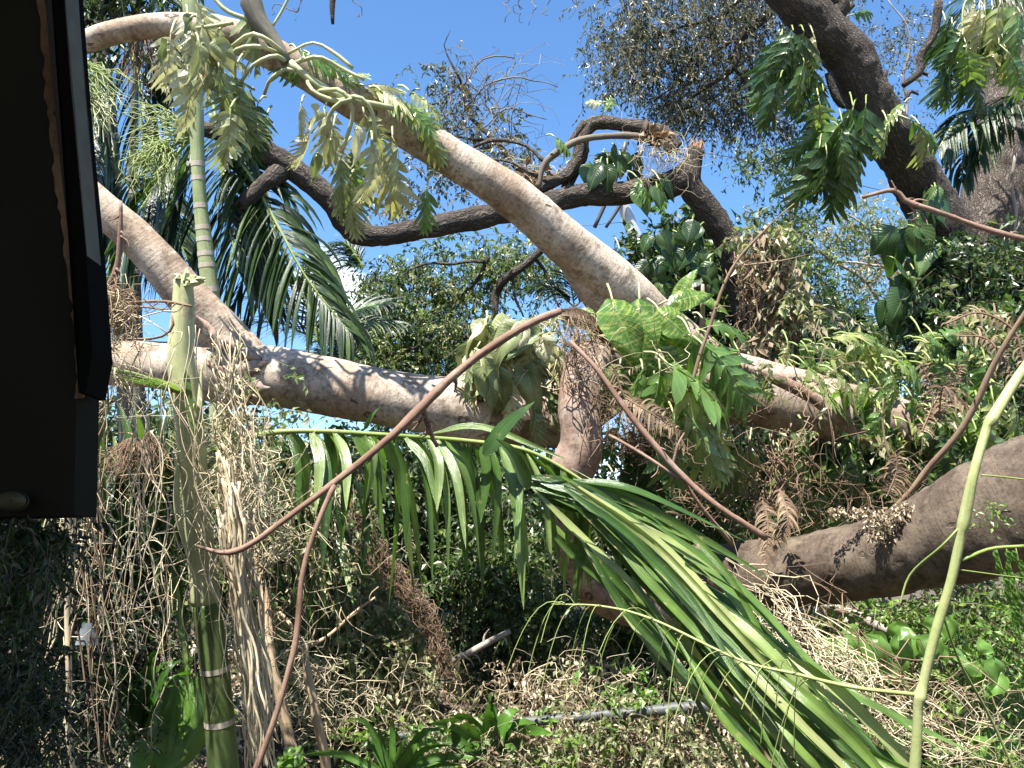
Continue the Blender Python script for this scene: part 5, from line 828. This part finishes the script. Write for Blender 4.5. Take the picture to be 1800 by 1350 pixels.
streak(R_, [(1270, 1010, 3.6, 0), (1360, 1080, 3.5, 0), (1450, 1170, 3.3, 0), (1540, 1240, 3.2, 0), (1680, 1300, 3.2, 0), (1800, 1330, 3.2, 0)], 80, 'root', .08, .0018, .035); streak(R_, [(1330, 1060, 3.5, 0), (1440, 1130, 3.4, 0), (1560, 1230, 3.3, 0), (1700, 1260, 3.3, 0), (1850, 1280, 3.3, 0)], 50, 'rootbrown', .13, .0018, .05)
tangle(R_, [(1700, 1260, 3.6, 120, 60, .3)], 40, 'root', .4, .07, .0015)
R_ = thing('hanging_vines', 'dark stringy vines hanging from the fallen trunk above the brown log', 'hanging vines', P(1340, 760, 5.0))
rootpart(R_, [(U(1300, 1440), U(740, 800), U(1290, 1480), U(880, 1000), U(4.8, 5.2)) for _ in range(40)], 'rootbrown', 20, .04, 5, .004, 'vine'); tangle(R_, [(1380, 850, 5, 110, 70, .3), (1250, 880, 5.2, 90, 60, .3), (1560, 880, 4.6, 90, 60, .2)], 80, 'rootbrown', .4, .07, .002)
R_ = thing('hanging_vines', 'brown dry roots and dead leaves clinging to the lower broken trunk', 'hanging vines', P(1330, 460, 6.4))
rootpart(R_, [(U(1290, 1350), U(420, 480), U(1290, 1390), U(560, 640), U(6.2, 6.5)) for _ in range(20)], 'rootbrown', 20, .05, 5, .004, 'vine'); m = MB(); pts, _ = blobpts([(1350, 470, 6.3, 40, 60, .15), (1370, 560, 6.3, 40, 60, .15), (1340, 620, 6.2, 50, 30, .15)], 240); N = 240; scat(m, pts, nrm(rdir(N) - Z), rdir(N), U(.04, .12, N), .04); m.build('dead_leaves', M['dryfern'], R_, smooth=False, kind='stuff')
m = MB(); pts, _ = blobpts([(1350, 430, 6.3, 40, 40, .15), (1380, 500, 6.3, 40, 60, .15)], 200); N = 200; scat(m, pts, nrm(rdir(N) - Z), rdir(N), U(.05, .13, N), .04); m.build('dead_leaves', M['litter'], R_, smooth=False, kind='stuff')
foliage(R_, [(1350, 450, 6.3, 50, 60, .2), (1390, 540, 6.3, 50, 60, .2)], 160, .2, 6, .08, .4, .6, .7, M['paleleaf'], clumps=50, csize=.08)
R_ = thing('root_tangle', 'wiry brown root tangle wrapped round the vertical trunk below the fork', 'root tangle', P(1040, 700, 4.6))
rootpart(R_, [(U(985, 1050), U(560, 620), U(1000, 1075), U(720, 860), 4.38) for _ in range(16)], 'rootbrown', 24, .035, 5, .003)
tangle(R_, [(1020, 620, 4.5, 26, 60, .08), (1070, 710, 4.4, 20, 50, .06), (1010, 560, 4.6, 30, 30, .08)], 110, 'rootbrown', .16, .03, .0016, 10, .8); tangle(R_, [(1130, 760, 4.4, 60, 40, .1), (1180, 780, 4.4, 40, 30, .1)], 150, 'rootbrown', .12, .03, .002, 8, .2)
R_ = thing('root_tangle', 'nest of bleached twigs and dead leaves caught behind the looped branches', 'root tangle', P(920, 330, 6.9)); tangle(R_, [(920, 320, 6.9, 60, 30, .2), (1160, 270, 6.4, 30, 30, .1)], 120, 'root', .3, .06, .002); m = MB(); pts, _ = blobpts([(930, 320, 6.8, 50, 30, .2), (1150, 245, 6.4, 30, 20, .1)], 160); scat(m, pts, rdir(160), rdir(160), U(.05, .12, 160), .05); m.build('dead_leaves', M['dryfern'], R_, smooth=False, kind='stuff')
R_ = thing('dry_vine_heap', 'loose straw vines and twigs strewn over the fallen trunk right of the fork', 'dead vines', P(1250, 680, 4.5))
rootpart(R_, [(U(960, 1560), U(520, 700), U(980, 1600), U(700, 960), U(4.3, 4.8)) for _ in range(15)], 'rootbrown', 20, .06, 5, .0024, 'vine'); rootpart(R_, [(U(960, 1300), U(540, 680), U(980, 1400), U(640, 860), U(4.3, 4.7)) for _ in range(9)], 'root', 20, .05, 5, .0020, 'vine')
m = MB(); t = MB(); pts, _ = blobpts([(1330, 640, 4.8, 260, 60, .3), (1150, 700, 4.6, 120, 90, .2), (1560, 760, 4.7, 200, 60, .2), (1000, 560, 4.7, 70, 30, .1)], 110); shoots(m, t, pts, nrm(rdir(110) + Z * .3), .14, 6, .05, .5, .5, .4, .0018); m.build('leafy_shoots', M['paleleaf'], R_, smooth=False, kind='stuff'); t.build('shoot_stems', M['twig'], R_, kind='stuff')
R_ = thing('leafy_creeper', 'small-leaved creeper scrambling over the lower end of the leaning tree and the trunk end', 'creeper', P(1700, 650, 5))
foliage(R_, [(1720, 740, 5.2, 110, 70, .3), (1760, 600, 5.4, 70, 70, .3), (1680, 820, 5.2, 110, 40, .3)], 380, .16, 7, .06, .55, mat=M['bush'], clumps=160, csize=.08, tw=.0018)
# thin hanging twigs against the sky, top
R_ = thing('hanging_twigs', 'thin dark twigs dangling from the top edge left of centre', 'twigs', P(585, -20, 7))
limb('stub', [(588, -30, 7, 11), (584, 10, 7, 10), (585, 42, 7, 6)], M['rough'], R_, seg=8, lump=.2); rootpart(R_, [(540, -20, 515, 38, 7), (545, 0, 470, 26, 7), (625, -10, 630, 34, 7), (905, -20, 885, 32, 8), (910, -10, 912, 42, 8), (945, -10, 930, 40, 8), (965, -10, 955, 30, 8), (1015, -10, 1005, 30, 8)], 'twig', 14, .03, 4, .004, 'twig')
# dry brown ferns
def fern(R_, c, n, L, mat='dryfern'): frond(R_, c, n, L, .012, .9, mat, 'rootbrown', th0=80, th1=60, s0=.03, up=(0, -.9, .3))
for lab, cs in (('rust-brown curled fern frond at the right edge above the green leaves', [[(1800, 640, 4.4, 5), (1780, 580, 4.4, 5), (1720, 550, 4.4, 4), (1660, 570, 4.4, 3)], [(1790, 680, 4.4, 4), (1740, 600, 4.5, 4), (1680, 590, 4.5, 3)]]), ('brown dry fern hanging right of the fork', [[(1075, 640, 4.3, 4), (1110, 720, 4.3, 4), (1160, 750, 4.3, 3), (1205, 790, 4.3, 2)], [(1100, 700, 4.3, 4), (1150, 730, 4.25, 3), (1195, 760, 4.3, 2)]]), ('small dry fern standing in front of the green philodendron leaves', [[(1620, 760, 4.5, 4), (1640, 700, 4.5, 3), (1620, 640, 4.5, 2)], [(1640, 740, 4.5, 4), (1670, 700, 4.5, 3), (1690, 640, 4.5, 2)], [(1650, 730, 4.5, 4), (1660, 680, 4.4, 3), (1700, 720, 4.4, 2)]]), ('drooping brown fern tips on top of the brown log', [[(1340, 880, 4.2, 4), (1350, 920, 4.15, 3), (1345, 985, 4.1, 2)], [(1370, 860, 4.2, 4), (1385, 910, 4.1, 3), (1370, 950, 4.1, 2)]]), ('short brown fern between the brown stick and the log', [[(1560, 870, 4.0, 4), (1575, 830, 4.0, 3), (1575, 800, 4, 2)]])):
    R_ = thing('dry_fern', lab, 'fern', P(*cs[0][0][:3]))
    for c in cs: fern(R_, c, 26, .10)
# dry spiky ball left
R_ = thing('dry_flower_head', 'brown shaggy dry flower head hanging left of the crownshaft', 'dead flower', P(245, 780, 3.2)); spray(R_, 235, 770, 3.2, 220, 60, 150, 20, 90, 'rootbrown', 'strand', .0016, .03, .01); spray(R_, 262, 760, 3.2, 160, 50, 130, 20, 90, 'rootbrown', 'strand', .0016, .03, .01)
# blade plant at the bottom and broad leaves
def rosette(lab, x, y, d, n, l0, l1, w, a0=0, a1=360, name='blade_plant', mat='agave'):
    R_ = thing(name, lab, 'plant', P(x, y, d))
    for k in range(n):
        a = math.radians(U(a0, a1)); l = U(l0, l1); pblade(R_, [(x + math.cos(a) * 6, y - math.sin(a) * 4, d), (x + math.cos(a) * l * .55, y - math.sin(a) * l * .6, d + U(-.12, .05)), (x + math.cos(a) * l, y - math.sin(a) * l * .75 + l * .06, d + U(-.25, .1))], w * U(.8, 1.2), mat, name='leaf', tilt=.5)
    return R_
rosette('bright green strap-leaved plant standing at the pipe near the bottom', 865, 1318, 4.2, 15, 70, 150, .085, 10, 175)
rosette('light green grassy plant with arching leaves at the bottom edge', 690, 1365, 3.6, 16, 80, 190, .035, -10, 190)
rosette('dark strap leaves in the shade left of the crownshaft palm', 235, 1310, 3.2, 18, 120, 300, .06, 50, 130, mat='agave')
R_ = thing('drooping_frond', 'dark narrow palm leaflets hanging behind the pale roots left of the crownshaft', 'palm frond', P(240, 690, 3.5))
for k in range(40):
    x = U(165, 320); y = U(690, 980); pblade(R_, [(x, y, 3.4 + U(-.2, .3)), (x + U(-20, 25), y + U(90, 130), 3.4), (x + U(-40, 40), y + U(200, 330), 3.4 + U(-.2, .2))], U(.03, .05), 'palm' if k % 3 else 'frondleaf', tilt=1.0, curl=.9)
R_ = thing('drooping_frond', 'narrow green palm leaflets hanging below the trunk left of the long red-brown branch', 'palm frond', P(520, 770, 3.7))
for k in range(34):
    x = U(440, 640); y = U(765, 960); pblade(R_, [(x, y, 3.8 + U(-.2, .2)), (x + U(0, 25), y + U(70, 110), 3.8), (x + U(-10, 50), y + U(150, 260), 3.8 + U(-.2, .2))], U(.025, .045), 'palm' if k % 2 else 'frondleaf', tilt=1.0, curl=.9)
R_ = thing('broad_leaf_plant', 'large backlit lime-green wavy leaf low left of the crownshaft palm', 'plant', P(270, 1360, 3.3))
for (x, y, a, l) in ((262, 1345, -75, 190), (330, 1270, -85, 90), (300, 1330, -60, 150)): put(R_, LM['lime', rng.integers(3)], P(x, y, 3.3), math.cos(math.radians(a)) * RX - math.sin(math.radians(a)) * UP + FW * .2, -FW + Z * .3, l * 3.3 / F, wscale=.5)
R_ = thing('vine_leaves', 'cluster of bright green toothed vine leaves under the brown log', 'creeper', P(1560, 1170, 3.5))
for (x, y, l) in [(1480, 1150, 60), (1510, 1170, 70), (1550, 1150, 70), (1570, 1200, 90), (1600, 1120, 50), (1640, 1130, 60), (1530, 1130, 60), (1620, 1160, 60), (1670, 1120, 50), (1490, 1190, 60), (1590, 1180, 70), (1720, 1180, 70), (1750, 1200, 60), (1540, 1190, 60), (1660, 1155, 50), (1735, 1160, 40)]:
    for _k in range(2): a = U(20, 160); put(R_, LM['lime', rng.integers(3)], P(x - 15 + U(-25, 25), y - 20 + U(-18, 18), 3.5 + U(-.1, .1)), math.cos(math.radians(a)) * RX - math.sin(math.radians(a)) * UP - FW * .3, -FW * .7 + Z * .8 + rdir(1)[0] * .35, l * U(.55, .9) * 3.5 / F, wscale=1.0)
for lab, x, y, d in (('single heart-leaved seedling right of the strap-leaved plant', 1040, 1280, 4.6), ('heart-leaved seedling on the dry bank above the pipe', 1030, 1215, 5.0), ('round-leaved creeper at the lower left of the bank', 500, 1330, 3.8), ('heart-leaved seedling low at the right corner', 1730, 1310, 3.6)):
    R_ = thing('seedling', lab, 'plant', P(x, y, d), 'seedlings')
    for k in range(6): a = math.radians(U(0, 360)); put(R_, LM['lime', k % 3], P(x + U(-25, 25), y + U(-20, 20), d), math.cos(a) * RX * .8 - math.sin(a) * UP * .5 - FW * .3, Z + -FW * .4 + rdir(1)[0] * .3, U(28, 46) * d / F, wscale=.9)
R_ = thing('plastic_scrap', 'scrap of translucent plastic caught in the hanging roots at lower left', 'plastic scrap', P(150, 1110, 2.3))
m = MB(); g_ = np.array([[P(145 + 6 * i + 6 * j * (i - 1.5) * .5, 1095 + 13 * j, 2.3 + .01 * math.sin(i * 2 + j)) for i in range(4)] for j in range(4)]).reshape(-1, 3); m.add(g_, [(j * 4 + i, j * 4 + i + 1, j * 4 + i + 5, j * 4 + i + 4) for j in range(3) for i in range(3)]); m.build('film', M['plastic'], R_)
# utility pole and wires
R_ = thing('utility_pole', 'leaning grey utility pole partly hidden behind the broken trunk', 'utility pole', P(1180, 1000, 15))
limb('pole', [(1085, 330, 15, 20), (1110, 400, 15, 24), (1150, 500, 15, 28), (1200, 620, 15, 32), (1260, 900, 15, 36)], M['polegrey'], R_, n=20, seg=14, lump=0)
for c in ([(1100, 250, 14.8, 9), (1080, 320, 14.8, 9), (1045, 400, 14.8, 8)], [(1130, 260, 14.8, 8), (1095, 350, 14.8, 8), (1065, 400, 14.8, 6)], [(1125, 800, 14.8, 9), (1140, 870, 14.8, 9), (1148, 900, 14.8, 9)]): limb('strut', c, M['wire'], R_, seg=6, lump=0)
for lab, c in (('thin overhead wire crossing the sky at the right of the broken trunk', [(1150, 256, 15, 1.4), (1320, 282, 15, 1.4), (1430, 306, 15, 1.4), (1900, 420, 15, 1.4)]), ('thin overhead wire low in the sky behind the palms', [(100, 425, 20, 1.2), (400, 438, 20, 1.2), (700, 425, 20, 1.2), (1100, 390, 20, 1.2)]), ('thin overhead wire passing behind the hanging pale leaves', [(100, 320, 20, 1.2), (600, 298, 20, 1.2), (800, 283, 20, 1.2), (1100, 270, 20, 1.2)]), ('dark cable above the right end of the fallen trunk', [(1380, 655, 9, 3), (1500, 662, 9, 3), (1620, 658, 9, 3), (1900, 640, 9, 3)])):
    limb('overhead_wire', c, M['wire'], None, n=24, seg=5, lump=0, label=lab, cat='wire')
